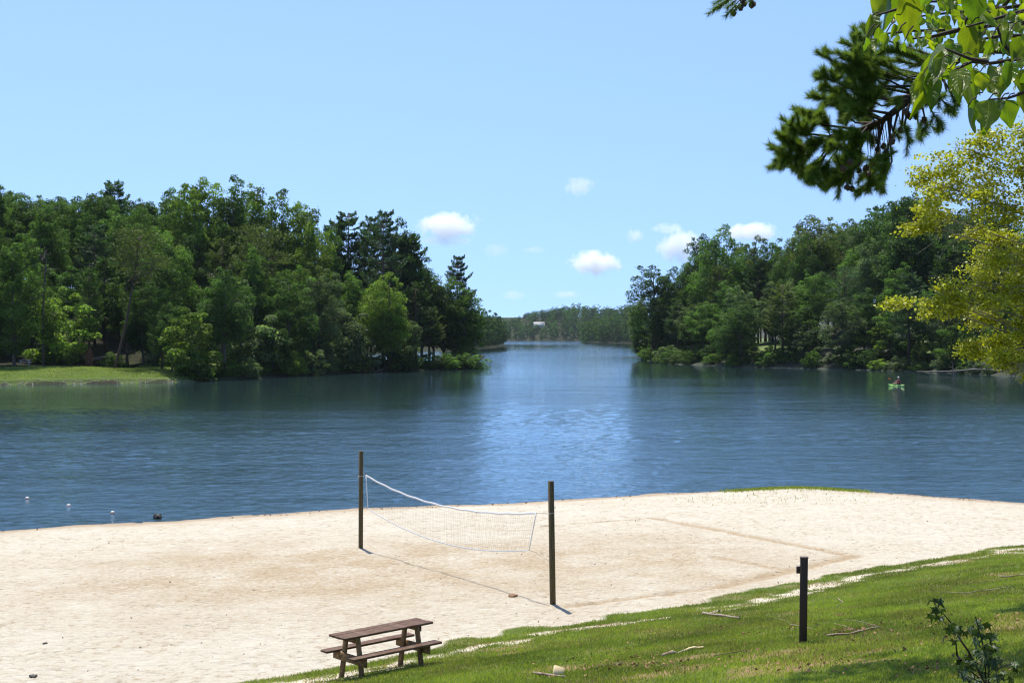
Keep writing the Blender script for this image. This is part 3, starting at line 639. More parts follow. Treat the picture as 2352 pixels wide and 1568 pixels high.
# trees that stand out on the left bank
special('left', 'pine', 265, 246, 412, 'blue-green', 'pointed blue-green pine rising alone above the skyline dip of the left hill', lz, 0, .95)
special('left', 'pine', 880, 242, 486, 'blue-green', 'tall tiered pine with a broken spreading top near the right end of the left hill', lz, 1, .85)
special('left', 'pine', 800, 258, 488, 'blue-green', 'pine tip showing just left of the tall tiered pine on the left skyline', lz, 2, .9)
special('left', 'pine', 945, 250, 532, 'dark green', 'dark pine with stepped side branches right of the tall tiered pine', lz, 0, .95)
special('left', 'pine', 1050, 262, 588, 'blue-green', 'lone pointed pine standing out against the sky at the tip of the left bank', lz, 1, .85, space=3)
special('left', 'small', 440, 182, 700, 'yellow-green', 'bright yellow-green round tree at the right end of the grassy left shore', lz, 0, 1.15, space=6)
special('left', 'small', 125, 193, 655, 'yellow-green', 'bright yellow-green low tree behind the grassy clearing beside the dead snag', lz, 1, 1.15, space=6)
special('left', 'pine', 205, 196, 615, 'mid-green', 'slim young pine with a straight dark trunk behind the grassy clearing', lz, 1, .8, space=4)
special('left', 'small', 545, 197, 640, 'grey-green', 'silvery green tree right of the bright tree on the left shore', lz, 2, 1.05, space=5)
special('left', 'flat', 262, 191, 525, 'olive green', 'bare-trunked pine leaning right above the grassy clearing', lz, 1, 1., (0, R(7)), space=3, rzv=0)
special('left', 'flat', 545, 215, 520, 'olive green', 'flat-topped pine with an exposed leaning trunk in the middle of the left wood', lz, 1, 1., (0, R(6)), space=3, rzv=0)
special('left', 'small', 785, 222, 690, 'grey-green', 'silvery grey-green tree low on the shore below the tall tiered pine', lz, 0, 1.2, space=5)
special('left', 'bush', 1088, 248, 806, 'mid-green', 'green shrub on the water at the very tip of the left bank', lz, 0, 1.3, space=2, cat='shrub')
# and on the right bank
special('right', 'broadleaf', 1497, 318, 604, 'dark green', 'round-headed tree at the left end of the right bank', rz, 0, 1.1)
special('right', 'broadleaf', 1474, 340, 672, 'grey-green', 'lower grey-green tree leaning over the water at the left end of the right bank', rz, 3, .95)
special('right', 'broadleaf', 1650, 300, 516, 'mid-green', 'tall narrow tree forming the first peak of the right bank skyline', rz, 5, .9)
special('right', 'broadleaf', 1875, 290, 490, 'olive green', 'tall olive tree above the middle of the right bank', rz, 2, 1.)
special('right', 'broadleaf', 2085, 262, 436, 'dark green', 'tallest dark tree of the right bank beside the yellow-leaved tree', rz, 4, .85)
special('right', 'small', 1488, 332, 778, 'yellow-green', 'low bright tree spreading over the water at the point of the right bank', rz, 2, 1.25, space=2)
special('right', 'small', 2010, 246, 735, 'yellow-green', 'yellow-green low tree reaching over the water left of the kayak', rz, 1, 1.35, space=5)
special('right', 'pine', 2190, 250, 560, 'dark green', 'dark feathery pine behind the yellow-leaved tree on the right bank', rz, 0, 1.4)

# a closed row along each skyline, and trees shading the back of the clearing
def sky_row(bank, tab, zf, pts, seed):
    r = np.random.default_rng(seed)
    for px, d, tone in pts:
        x = (px - CX) / F * d; z = float(zf(np.array([x]), np.array([d]))[0]); h = float(allowed(tab, px, d)) - z + r.normal() * .5
        kind = 'pine' if tone == 'blue-green' else 'broadleaf'
        e = put_tree(kind, x, d, z - .2, h, tone, wfac=float(np.clip(20 / h, .72, 1.25))); SPECIAL[bank].append((x, d, 5.)); PLACED.append((bank, 'skyline', kind, tone, px, e))
sky_row('left', SKY_L, lz, [(5, 228, 'mid-green'), (62, 232, 'dark green'), (118, 236, 'mid-green'), (185, 238, 'mid-green'), (232, 240, 'dark green'), (318, 244, 'dark green'), (365, 246, 'dark green'), (412, 240, 'mid-green'), (446, 236, 'yellow-green'), (492, 238, 'yellow-green'), (540, 236, 'mid-green'), (582, 239, 'yellow-green'), (628, 240, 'mid-green'), (672, 243, 'yellow-green'), (706, 238, 'yellow-green'), (742, 250, 'mid-green'), (770, 258, 'blue-green'), (826, 256, 'dark green'), (852, 252, 'blue-green'), (908, 250, 'dark green'), (930, 256, 'blue-green'), (968, 254, 'dark green'), (996, 257, 'olive green'), (1022, 258, 'mid-green'), (1066, 256, 'mid-green')], 71)
sky_row('right', SKY_R, rz, [(1540, 320, 'dark green'), (1580, 318, 'mid-green'), (1612, 316, 'dark green'), (1690, 312, 'mid-green'), (1732, 310, 'olive green'), (1775, 306, 'dark green'), (1822, 300, 'grey-green'), (1918, 296, 'mid-green'), (1962, 290, 'grey-green'), (2012, 284, 'dark green'), (2050, 278, 'mid-green'), (2120, 272, 'dark green'), (2170, 270, 'grey-green'), (2230, 268, 'dark green'), (2300, 262, 'mid-green')], 72)
for px, d, yt, tone, kind in [(-12, 194, 655, 'mid-green', 'broadleaf'), (-30, 205, 600, 'dark green', 'broadleaf'), (42, 195, 700, 'dark green', 'broadleaf'), (88, 205, 600, 'mid-green', 'broadleaf'), (190, 200, 690, 'dark green', 'broadleaf'), (20, 199, 640, 'dark green', 'broadleaf'), (62, 203, 620, 'mid-green', 'broadleaf'), (165, 205, 610, 'dark green', 'broadleaf'), (292, 203, 600, 'mid-green', 'broadleaf'), (330, 198, 640, 'dark green', 'broadleaf'), (372, 190, 660, 'mid-green', 'pine'), (395, 187, 690, 'dark green', 'broadleaf'), (240, 207, 590, 'dark green', 'pine'), (352, 206, 560, 'dark green', 'broadleaf')]:
    x = (px - CX) / F * d; z = float(lz(np.array([x]), np.array([d]))[0]); h = EYE + (HY - yt) / F * d - z; e = put_tree(kind, x, d, z - .2, h, tone, wfac=1.05); SPECIAL['left'].append((x, d, 4.5)); PLACED.append(('left', 'lower slope', kind, tone, px, e))
for px, y, d in [(1008, 818, 240), (1032, 814, 243), (1058, 810, 246), (975, 820, 236), (1075, 822, 249)]:
    special('left', 'bush', px, d, y, 'dark green', 'x', lz, 1, 1.5, space=2, cat='shrub'); o_ = bpy.context.scene.collection.objects; PLACED.append(('left', "water's edge", 'bush', 'dark green', px, [e for e in o_ if e.get('label') == 'x'][-1]))
for px, d, yt, tone, kind in [(1985, 250, 660, 'dark green', 'broadleaf'), (2055, 244, 690, 'mid-green', 'broadleaf'), (2085, 240, 720, 'dark green', 'broadleaf'), (2120, 241, 660, 'mid-green', 'broadleaf'), (2165, 236, 700, 'dark green', 'broadleaf'), (2205, 238, 660, 'grey-green', 'broadleaf'), (2250, 228, 700, 'dark green', 'broadleaf'), (1840, 262, 700, 'dark green', 'broadleaf'), (1590, 292, 700, 'mid-green', 'broadleaf')]:
    x = (px - CX) / F * d; z = float(rz(np.array([x]), np.array([d]))[0]); h = EYE + (HY - yt) / F * d - z; e = put_tree('small' if h < 11 else kind, x, d, z - .2, h, tone, wfac=1.05, idx=None); SPECIAL['right'].append((x, d, 4.)); PLACED.append(('right', 'lower slope', 'small' if h < 11 else kind, tone, px, e))
def reg_left(r):
    while True:
        px = r.uniform(-170, 1085); d = r.uniform(160, 330); x = (px - CX) / F * d; i = -float(sdist(np.array([x]), np.array([d]), LSHORE)[0])
        if .8 < i < 78: return x, d
def sp_left(x, y):
    i = -float(sdist(np.array([x]), np.array([y]), LSHORE)[0]); px = CX + x / y * F
    if x < -43 and y < 215 and i < 20: return 0
    return 4.9 if i < 12 else (6.6 if i < 40 else 8.2)
plant_bank('left', lz, LSHORE, SKY_L, reg_left, None, sp_left, 2600, None, seed=11, pinefrac=lambda px: .12 if px < 650 else .42)
def reg_right(r):
    while True:
        px = r.uniform(1430, 2480); d = r.uniform(195, 420); x = (px - CX) / F * d; i = -float(sdist(np.array([x]), np.array([d]), RSHORE)[0])
        if 1.5 < i < 82: return x, d
def sp_right(x, y):
    i = -float(sdist(np.array([x]), np.array([y]), RSHORE)[0]); px = CX + x / y * F
    if 12 < i < 22 and (1670 < px < 1790 ): return 0
    return 5.6 if i < 12 else (8.6 if i < 40 else 10.5)
plant_bank('right', rz, RSHORE, SKY_R, reg_right, None, sp_right, 2600, None, seed=12, pinefrac=lambda px: .16)
# shrubs along both waterlines
def shore_walk(P, step, pxr, zf, inland, bank, seed, ok=lambda x, y: True):
    r = np.random.default_rng(seed); P = np.array(P, float)
    for (a, b) in zip(P[:-1], P[1:]):
        L = np.hypot(*(b - a)); nrm = np.array([-(b - a)[1], (b - a)[0]]) / L
        for t in np.arange(r.uniform(0, step), L, step):
            p = a + (b - a) * t / L + nrm * r.uniform(*inland); px = CX + p[0] / p[1] * F
            if not (pxr[0] < px < pxr[1]) or not ok(*p) or r.random() < .2: continue
            z = float(zf(p[:1], p[1:])[0]); h = r.uniform(1.4, 4.2); tone = choose_tone(r, 'bush', '')
            e = put_tree('bush', p[0], p[1], max(z, WATER_Z) - .15, h, tone, wfac=float(r.uniform(.8, 1.5) * (3 / h) ** .4)); PLACED.append((bank, "water's edge", 'bush', tone, px, e))
shore_walk(LSHORE[3:11], 3.0, (380, 1075), lz, (.6, 3.0), 'left', 21, lambda x, y: x > -44)
shore_walk(RSHORE[5:12], 3.0, (1450, 2420), rz, (.4, 2.0), 'right', 22)
shore_walk(RSHORE[5:12], 4.2, (1480, 2420), rz, (3.0, 8.0), 'right', 23)
shore_walk([(-78, 193), (-62, 194), (-46, 199)], 3.6, (-60, 400), lz, (-1.5, 3.0), 'left', 24)
# labels: one for each tree, counted along its band of the bank
SECT = {'left': [(330, 'above the grassy clearing'), (720, "under the left hill's hump"), (9999, "near the left bank's tip")], 'right': [(1700, "near the right bank's point"), (2050, 'in the middle right bank'), (9999, 'beside the yellow-leaved tree')]}
BANDW = {"water's edge": 'at waterline', 'lower slope': 'on lower slope', 'upper slope': 'on upper slope', 'skyline': 'on skyline'}
cls = {}
for p in PLACED: cls.setdefault((p[0], next(t for lim, t in SECT[p[0]] if p[4] < lim), p[1], p[2], p[3]), []).append((p[4], p[5]))
for (bank, sec, band, kind, tone), L in cls.items():
    L.sort(key=lambda a: a[0])
    for k, (px, e) in enumerate(L):
        lab = ('only %s %s %s %s' % (tone, KW[kind], BANDW[band], sec)) if len(L) == 1 else ('%s %s %s from the left %s %s' % (ORD[k], tone, KW[kind], BANDW[band], sec))
        tag(e, lab, None, ('shrubs along the %s bank waterline' if kind == 'bush' else 'trees of the wood on the %s bank') % bank)
# far woods across the lake: one mass each
def wood_mass(name, label, shore_f, zf, sky, region, n, dmin, hr, seed, tint, per=34, lf=1.15):
    r = np.random.default_rng(seed); tk = []; Vs = []; ts = []
    protos = [proto_broadleaf(300 + i, 20, 11, .05, 34, per, lf, [.8, 1.1, .7, .95][i], 1) for i in range(4)]
    for x, y in poisson(lambda: region(r), n, lambda x, y: dmin, tk):
        z = float(zf(np.array([x]), np.array([y]))[0]); px = CX + x / y * F; al = EYE + (HY - np.interp(px, [a for a, _ in sky], [b for _, b in sky])) / F * y - z
        h = min(r.uniform(*hr), al - abs(r.normal()) * 2.5)
        if name == 'forest' and y > 1560 and abs(px - 1238) < 16 and y < 1655: h = min(h, EYE + (HY - r.uniform(738, 752)) / F * y - z)
        if h < 4: continue
        V, _, t, _ = protos[r.integers(4)]; a = r.random() * 6.28; ca, sa_ = math.cos(a), math.sin(a); s = h / 20; sw = s * float(np.clip(16 / h, .9, 1.6))
        W = np.c_[(V[:, 0] * ca - V[:, 1] * sa_) * sw + x, (V[:, 0] * sa_ + V[:, 1] * ca) * sw + y, V[:, 2] * s + z]
        Vs.append(W); ts.append(np.clip(t * .35 + r.random() * .8 - .1, 0, 1))
    V = np.concatenate(Vs); o = mesh(name, V, np.arange(len(V)).reshape(-1, 4), M['leaf'], tint=np.concatenate(ts)); o.color = (*tint, 1)
    return tag(o, label, 'forest', kind='stuff')
SKY_M = [(1320, 745), (1345, 730), (1380, 712), (1410, 694), (1440, 684), (1600, 640)]
SKY_F = [(1100, 735), (1160, 728), (1185, 727), (1215, 714), (1250, 708), (1290, 700), (1325, 694), (1365, 698), (1400, 700), (1500, 690)]
def reg_m(r):
    while True:
        d = r.uniform(1040, 1420); px = r.uniform(1330, 1475); x = (px - CX) / F * d; i = float(sdist(np.array([x]), np.array([d]), MSHORE)[0])
        if 1 < i < 110: return x, d
def reg_f(r):
    while True:
        d = r.uniform(1565, 1900); px = r.uniform(1130, 1460); x = (px - CX) / F * d; i = float(sdist(np.array([x]), np.array([d]), FSHORE)[0])
        if 1 < i < 260: return x, d
def reg_lf(r):
    while True:
        d = r.uniform(545, 850); px = r.uniform(1030, 1162); x = (px - CX) / F * d; i = -float(sdist(np.array([x]), np.array([d]), LSHORE)[0])
        if 1 < i < 45: return x, d
wood_mass('forest', 'hazy wood on the shore receding beyond the tip of the left bank', LSHORE, lz, SKY_L, reg_lf, 500, 8.0, (14, 21), 43, (.052, .098, .026), 70, .75)
wood_mass('forest', 'wooded point across the water behind the end of the right bank', MSHORE, mz, SKY_M, reg_m, 900, 9.5, (13, 25), 41, (.066, .122, .034), 60, .8)
wood_mass('forest', 'far blue-green wood closing the end of the lake', FSHORE, fz, SKY_F, reg_f, 1500, 12.5, (13, 27), 42, (.072, .135, .040), 60, .9)

# ------------------------------------------------------------------ pine whose limb reaches in at the upper right
def zc(zx, zy, d):      # point of the enlarged upper-right corner of the photo -> place at distance d
    return at((2050 + zx / 2.3014) * .765625, (zy / 2.3014) * .765625, d)
PT = (6.4, 13.6); pz = gz1(*PT)
pine = empty('pine_tree', (0, 0, 0), 0, 'dark long-needled pine whose cone-hung limb crosses the sky in the upper right corner', 'tree')
tb = MB(); tb.tube([(PT[0], PT[1], pz - .3), (PT[0] + .05, PT[1], pz + 4), (PT[0] - .1, PT[1] + .1, pz + 9), (PT[0], PT[1], pz + 13)], [.24, .2, .14, .04], 10)
tb.out('trunk', M['pbark'], pine, smooth=True)
rp = np.random.default_rng(55); LB = MB(); NV = []; NT = []; CONES = []
def needles(P0, P1, n, ln, wd, cl=.5, start=.0):
    """needles all round a shoot from P0 to P1, slanting to its tip"""
    P0 = np.array(P0); P1 = np.array(P1); u = start + (1 - start) * rp.random(n) ** .8; ax = P1 - P0; L = np.linalg.norm(ax); ax = ax / L
    P = P0 + (P1 - P0) * u[:, None]; D = rp.normal(size=(n, 3)); D -= (D @ ax)[:, None] * ax; D = unit(D)
    dr = unit(D * 1. + ax * (.6 + .9 * u[:, None]) + np.array([0, 0, .12])); T = dr * (ln * (.5 + .75 * rp.random(n)))[:, None]
    sd_ = unit(np.cross(dr, unit(rp.normal(size=(n, 3))))) * wd * .5
    NV.append(np.stack([P - sd_, P + sd_, P + T], 1).reshape(-1, 3)); NT.append(np.clip(cl + .2 * rp.normal(size=n), 0, 1))
LIMB = [(1990, 330), (1760, 500), (1560, 690), (1380, 830), (1200, 905), (1000, 960), (800, 1010)]
LIMBP = [np.array(zc(a, b, 12.3 + .12 * i)) for i, (a, b) in enumerate(LIMB)]
LB.tube([np.array((PT[0], PT[1], LIMBP[0][2] + .25))] + LIMBP, [.085, .06, .05, .04, .03, .022, .015, .009], 7)
def limb_at(t):
    t = t * (len(LIMBP) - 1); i = min(int(t), len(LIMBP) - 2); f = t - i; return LIMBP[i] * (1 - f) + LIMBP[i + 1] * f
TIPS = [(1190, 165, .15), (1115, 225, .2), (1060, 275, .25), (1150, 300, .2), (1010, 345, .3), (930, 375, .35), (1100, 400, .3), (885, 505, .4), (980, 480, .35), (935, 560, .5), (1080, 560, .4), (890, 665, .55), (1010, 640, .5), (1150, 640, .4), (1020, 705, .6), (1130, 720, .55), (790, 765, .7), (900, 790, .75), (960, 830, .8), (1090, 800, .7), (700, 855, .85), (645, 940, .95), (770, 850, .9), (690, 960, .95), (650, 1040, 1.), (760, 1010, 1.), (640, 1130, 1.), (720, 1110, .97), (850, 1080, .9), (900, 1000, .85), (1000, 1050, .8), (1080, 960, .7), (1220, 720, .5), (1250, 850, .6), (1180, 960, .65), (1130, 1080, .7), (780, 1200, .9), (870, 1190, .85), (840, 1285, .85), (940, 1240, .75), (1000, 1290, .75), (1060, 1305, .7), (1070, 1180, .7), (1130, 1210, .65), (1200, 1130, .6), (1260, 1335, .58), (1350, 1310, .52), (1365, 1275, .5), (1250, 1230, .55), (1300, 1000, .55), (1450, 930, .45), (1560, 1020, .38), (1650, 1000, .35), (1680, 900, .33), (1800, 920, .28), (1870, 780, .25), (1890, 755, .22), (1760, 700, .2), (1500, 860, .42), (1600, 820, .36), (1400, 600, .3), (1300, 500, .25), (1400, 420, .18), (1250, 400, .22), (1500, 520, .25), (1330, 640, .35), (1230, 560, .35), (1180, 480, .3), (1450, 700, .36), (1350, 330, .12), (1550, 400, .12), (1480, 330, .1), (1600, 620, .25)]
for k, (a, b, t) in enumerate(TIPS):
    d = 12.6 + .55 * (rp.random() * 2 - 1); tip = np.array(zc(a, b, d)); p0 = limb_at(max(0, t - .05)); tip = p0 + (tip - p0) * .92; mid = (p0 + tip) / 2 + np.array([0, 0, -.06]) + rp.normal(size=3) * .05
    Pth = [p0 + (mid - p0) * u for u in (0, .5)] + [mid + (tip - mid) * u for u in (0, .5, 1)]
    LB.tube(Pth, [.016, .012, .009, .006, .003], 4, False); L = np.linalg.norm(tip - p0); dens = 1.0 if a < 1400 else .38
    needles(mid, tip, int(800 * dens * min(1, L / .5)), .084, .0036, .5, .05)
    for j in range(int((7 if a < 1400 else 3) * (1 if L > .35 else .6)) + 1):
        u = rp.uniform(.15, .98); b0 = mid + (tip - mid) * u; dr = unit((tip - mid) / (np.linalg.norm(tip - mid) + 1e-6) * .8 + rp.normal(size=3) * .5 + np.array([0, 0, .1]))
        e = b0 + dr * rp.uniform(.07, .16); LB.tube([b0, e], [.005, .003], 3, False); needles(b0, e, int(380 * max(.5, dens)), .082, .0036, .42 + .2 * rp.random())
# bare hanging twigs with cones
for (a, b) in [(1370, 1090), (1400, 1050), (1330, 1140), (1350, 1080), (1400, 1105), (1380, 1010), (1310, 1120), (1440, 980), (1440, 945), (1545, 790), (1560, 805), (1530, 770), (1740, 700), (1725, 715), (1130, 1298), (1163, 1305), (1095, 1130), (1060, 1110), (1100, 1165), (1260, 1160), (1280, 1200), (1605, 745), (1635, 740), (1500, 900), (1340, 1035), (1150, 1120), (1210, 1180), (1660, 830)]:
    d = 12.5 + .3 * rp.normal(); c = np.array(zc(a, b, d)); p0 = limb_at(np.clip((1990 - a) / 1200, .15, .9)) + np.array([0, 0, -.02]); m = (p0 + c) / 2 + np.array([.02, 0, -.05])
    LB.tube([p0, m, c], [.006, .004, .003], 3, False); CONES.append(c)
# small tuft hanging in at the top edge
top0 = np.array(zc(560, -160, 12.4))
for (a, b) in [(175, 100), (205, 70), (240, 60), (330, 100), (290, 115), (260, 40), (300, 60), (460, 20), (400, 40), (480, -30), (215, 30)]:
    tip = np.array(zc(a, b, 12.4 + .2 * rp.normal())); LB.tube([top0, (top0 + tip) / 2 + np.array([0, 0, .02]), tip], [.012, .006, .003], 4, False)
    needles(top0 + (tip - top0) * .72, tip, 170, .07, .0042, .4)
for (a, b) in [(410, 8), (395, 60), (470, 38), (345, 95), (420, 30), (480, 30)]: CONES.append(np.array(zc(a, b, 12.4)))
LB.out('limb', M['dtwig'], pine, smooth=True); LB = MB()
LB.tube([(PT[0], PT[1], 11.6), (4.2, 12.9, 11.3), tuple(top0 + np.array([.5, .05, .15])), tuple(top0)], [.09, .06, .025, .012], 6)
# upper limbs above the frame: they throw the shade on the lower right lawn
for (tx, ty, tz) in [(3.3, 16.4, 11.4), (3.9, 17.2, 12.0), (4.6, 16.2, 11.2), (5.2, 16.8, 12.4), (4.2, 15.6, 12.2), (5.8, 16.0, 11.6), (6.6, 16.6, 12.4), (7.5, 15.4, 11.2), (7.6, 13.2, 11.5), (5.6, 12.2, 12.6), (7.0, 12., 11.8), (6.3, 14.4, 15.), (4.9, 14.6, 12.8)]:
    tip = np.array((tx - .3, ty + .9, tz + .35)); p0 = np.array((PT[0], PT[1], tz - .8)); LB.out('limb', M['dtwig'], pine, smooth=True); LB = MB(); LB.tube([p0, (p0 + tip) / 2 + np.array([0, 0, -.1]), tip], [.06, .04, .012], 5, False)
    for j in range(16):
        u = rp.uniform(.3, 1.02); b0 = p0 + (tip - p0) * u; e = b0 + unit(rp.normal(size=3) * np.array([1, 1, .3]) + (tip - p0) / np.linalg.norm(tip - p0) * .6) * rp.uniform(.4, .9)
        LB.tube([b0, e], [.012, .004], 3, False); needles(b0, e, 300, .12, .022, .45, .1)
for c in [(3.5, 17.3, 11.6), (3.0, 17.9, 11.5), (4.0, 17.1, 11.7), (4.6, 16.9, 11.7), (2.5, 18.1, 11.6), (3.6, 16.6, 11.8), (4.4, 16.2, 11.9)]:
    for j in range(30):
        b0 = np.array(c) + rp.normal(size=3) * np.array([.45, .4, .18]); needles(b0, b0 + unit(rp.normal(size=3) * np.array([1, 1, .3])) * .4, 130, .12, .022, .45)
LB.out('limb', M['dtwig'], pine, smooth=True)
V = np.concatenate(NV); mesh('needles', V, np.arange(len(V)).reshape(-1, 3), M['pine'], pine, tint=np.concatenate(NT))
bm = bmesh.new(); bmesh.ops.create_icosphere(bm, subdivisions=2, radius=.026)
for v in bm.verts: v.co *= 1 + .22 * math.sin(v.co.z * 420 + math.atan2(v.co.y, v.co.x) * 5); v.co.z *= 1.35
cone_me = bpy.data.meshes.new('pine_cone'); bm.to_mesh(cone_me); bm.free(); cone_me.materials.append(M['cone'])
for c in CONES:
    o = link('pine_cone', cone_me, pine); o.location = tuple(c); o.rotation_euler = (rp.normal() * .5, rp.normal() * .5, rp.random() * 6)

# ------------------------------------------------------------------ yellow-green tree at the right
YD = 21.0; YT = (9.9, 21.6); yz = gz1(*YT)
ytree = empty('yellow_leaved_tree', (0, 0, 0), 0, 'yellow-green leaved tree with pale bare twigs filling the right edge above the water', 'tree')
ry = np.random.default_rng(66); TB = MB(); BRN = MB(); YV = []; YTn = []
TB.tube([(YT[0], YT[1], yz - .3), (YT[0] - .1, YT[1], yz + 2.5), (YT[0] + .1, YT[1] + .1, yz + 5.5), (YT[0], YT[1], yz + 9)], [.22, .18, .12, .04], 9)
TB.out('trunk', M['greybark'], ytree, smooth=True)
CL = [  # px, y, rx, ry (2352-px photo units) of each spray of leaves
 (2120, 402, 34, 30), (2165, 372, 50, 34), (2225, 345, 50, 36), (2280, 322, 48, 40), (2335, 318, 46, 46), (2180, 425, 70, 40), (2260, 400, 75, 46), (2330, 395, 60, 56), (2400, 380, 70, 70),
 (2112, 455, 26, 40), (2125, 510, 32, 28), (2108, 522, 20, 14), (2170, 485, 40, 26), (2230, 470, 60, 36), (2300, 475, 60, 44), (2360, 480, 50, 50), (2262, 520, 40, 22), (2330, 530, 40, 34), (2420, 500, 70, 80),
 (2255, 590, 30, 26), (2300, 600, 44, 36), (2350, 590, 50, 50), (2250, 640, 36, 26), (2310, 660, 56, 36), (2370, 660, 50, 50), (2090, 692, 22, 16), (2120, 700, 34, 28), (2155, 668, 36, 34), (2178, 700, 32, 26), (2205, 692, 24, 16), (2235, 690, 36, 20), (2290, 720, 50, 30), (2350, 735, 46, 44), (2330, 690, 50, 30),
 (2225, 803, 15, 12), (2250, 800, 26, 22), (2275, 822, 36, 18), (2300, 790, 40, 30), (2340, 790, 36, 34), (2310, 830, 26, 18), (2350, 845, 20, 40), (2380, 800, 40, 60), (2400, 700, 60, 80), (2400, 600, 60, 60), (2322, 755, 40, 22), (2480, 420, 90, 110), (2470, 580, 80, 110), (2480, 740, 80, 90)]
for (px, y, rx, ry_) in CL:
    k = YD / F; c = np.array(at(px, y, YD)) + np.array([0, ry.normal() * .45, 0]); hz = np.array((YT[0] + ry.normal() * .1, YT[1], max(yz + 2.5, c[2] - .25 * abs(c[0] - YT[0]) - .1)))
    out = c - hz; sp = unit(out * np.array([1, 1, .4])); tipx = c + sp * rx * k * .9
    if ry.random() < .62:
        m = hz + (c - hz) * .5 + np.array([0, 0, -.06]); BRN.tube([hz, m, c, tipx], [.028, .016, .008, .003], 5, False)
    nsub = int(7 + rx * ry_ / 135)
    for j in range(nsub):
        q = ry.normal(size=3) * .48; q = np.clip(q, -.95, .95); q[2] = ry.choice([-.75, -.1, .6]) + ry.normal() * .12 - .25 * (q[0] ** 2 + q[1] ** 2); e = c + q * np.array([rx * k, rx * k * .8, ry_ * k]); b0 = c - sp * rx * k * ry.uniform(.2, 1.) + ry.normal(size=3) * .06
        if ry.random() < .55: BRN.tube([b0, (b0 + e) / 2 + np.array([0, 0, .03]), e], [.0045, .003, .0018], 3, False)
        n = ry.integers(30, 44); P = e + ry.normal(size=(n, 3)) * np.array([.095, .095, .036]) + (b0 - e) * (ry.random(n) ** 2 * .7)[:, None]
        nr = unit(ry.normal(size=(n, 3)) * .6 + np.array([0, -.25, .65]))
        V, _ = leaf_quads(P, nr, np.full(n, .053), .72, ry); YV.append(V); YTn.append(np.clip(.5 + .3 * ry.normal(size=n) + .1 * ry.normal(), 0, 1))
# bare twigs trailing out of the sprays
for (a, b) in [((2352, 730), (2170, 655)), ((2352, 660), (2150, 660)), ((2300, 665), (2140, 640)), ((2352, 700), (2165, 720)), ((2260, 520), (2120, 590)), ((2230, 500), (2130, 575)), ((2352, 850), (2215, 850)), ((2340, 470), (2180, 500)), ((2240, 690), (2165, 715)), ((2352, 610), (2190, 545)), ((2330, 590), (2165, 640))]:
    A = np.array(at(*a, YD - .2)); B = np.array(at(*b, YD - .1)); 
    for j in range(2):
        e = B + ry.normal(size=3) * .2; BRN.tube([A, A * .6 + e * .4 + ry.normal(size=3) * .1, A * .25 + e * .75 + ry.normal(size=3) * .1, e], [.007, .006, .004, .002], 3, False)
# dead drooping spray low at the right edge
A = np.array(at(2385, 845, YD - .6))
for j in range(16):
    e = np.array(at(ry.uniform(2272, 2330), ry.uniform(845, 900), YD - .6)); BRN.tube([A, (A + e) / 2 + np.array([0, 0, .10]), e], [.006, .004, .0015], 3, False)
BRN.out('branches', M['ytwig'], ytree, smooth=True)
V = np.concatenate(YV); mesh('crown', V, np.arange(len(V)).reshape(-1, 4), M['yellow_leaf'], ytree, tint=np.concatenate(YTn))

# ------------------------------------------------------------------ large-leaved branch close to the camera, each leaf a part
def leaf_mesh(name, curl, fold, wav, wid, seed):
    r = np.random.default_rng(seed); nu, nv = 15, 7; V = []; us = []; vs = []; 
    for i in range(nu):
        u = i / (nu - 1); wv = wid * .5 * (math.sin(math.pi * min(1, (u * 1.08) ** .72)) ** .8 * (1 - .30 * u) if u < .82 else .0 + .30 * ((1 - u) / .18) ** 1.3) + .006
        for j in range(nv):
            s = (j - 3) / 3; us.append(u); vs.append(s); x = s * wv; z = -abs(s) * fold * wv * -1 + wav * math.sin(u * 9 + j) * wv * abs(s)
            V.append((x + .05 * math.sin(u * 3 + seed) * u, z + curl * (u ** 2) * .5, -u * (1 - .25 * abs(curl) * u)))
    Q = [(i * nv + j, i * nv + j + 1, (i + 1) * nv + j + 1, (i + 1) * nv + j) for i in range(nu - 1) for j in range(nv - 1)]
    o = mesh(name, V, np.array(Q), M['big_leaf'], tint=np.full(nu * nv, .15 + .22 * (seed % 4)) + .06 * r.random(nu * nv), smooth=True, attrs={'along': us, 'across': vs})
    me = o.data; bpy.data.objects.remove(o); return me
LEAF = [leaf_mesh('leaf', c, f, wv, 1., i) for i, (c, f, wv) in enumerate([(.15, .25, .18), (-.2, .45, .25), (.5, .3, .3), (.7, .6, .2), (-.5, .5, .3), (.05, .7, .15), (.3, .15, .3), (-.1, .35, .12)])]
BT = (3.0, 4.6); bz = gz1(*BT)
btree = empty('broad_leaved_tree', (0, 0, 0), 0, 'tree with large drooping pointed leaves, back-lit, hanging into the top right corner', 'tree')
tb = MB(); tb.tube([(BT[0], BT[1], bz - .3), (BT[0], BT[1], bz + 2), (BT[0] - .15, BT[1] - .1, bz + 4.2), (BT[0] - .5, BT[1] - .2, bz + 5)], [.09, .075, .05, .02], 8); tb.out('trunk', M['bark'], btree, smooth=True)
rb = np.random.default_rng(77); BW = MB()
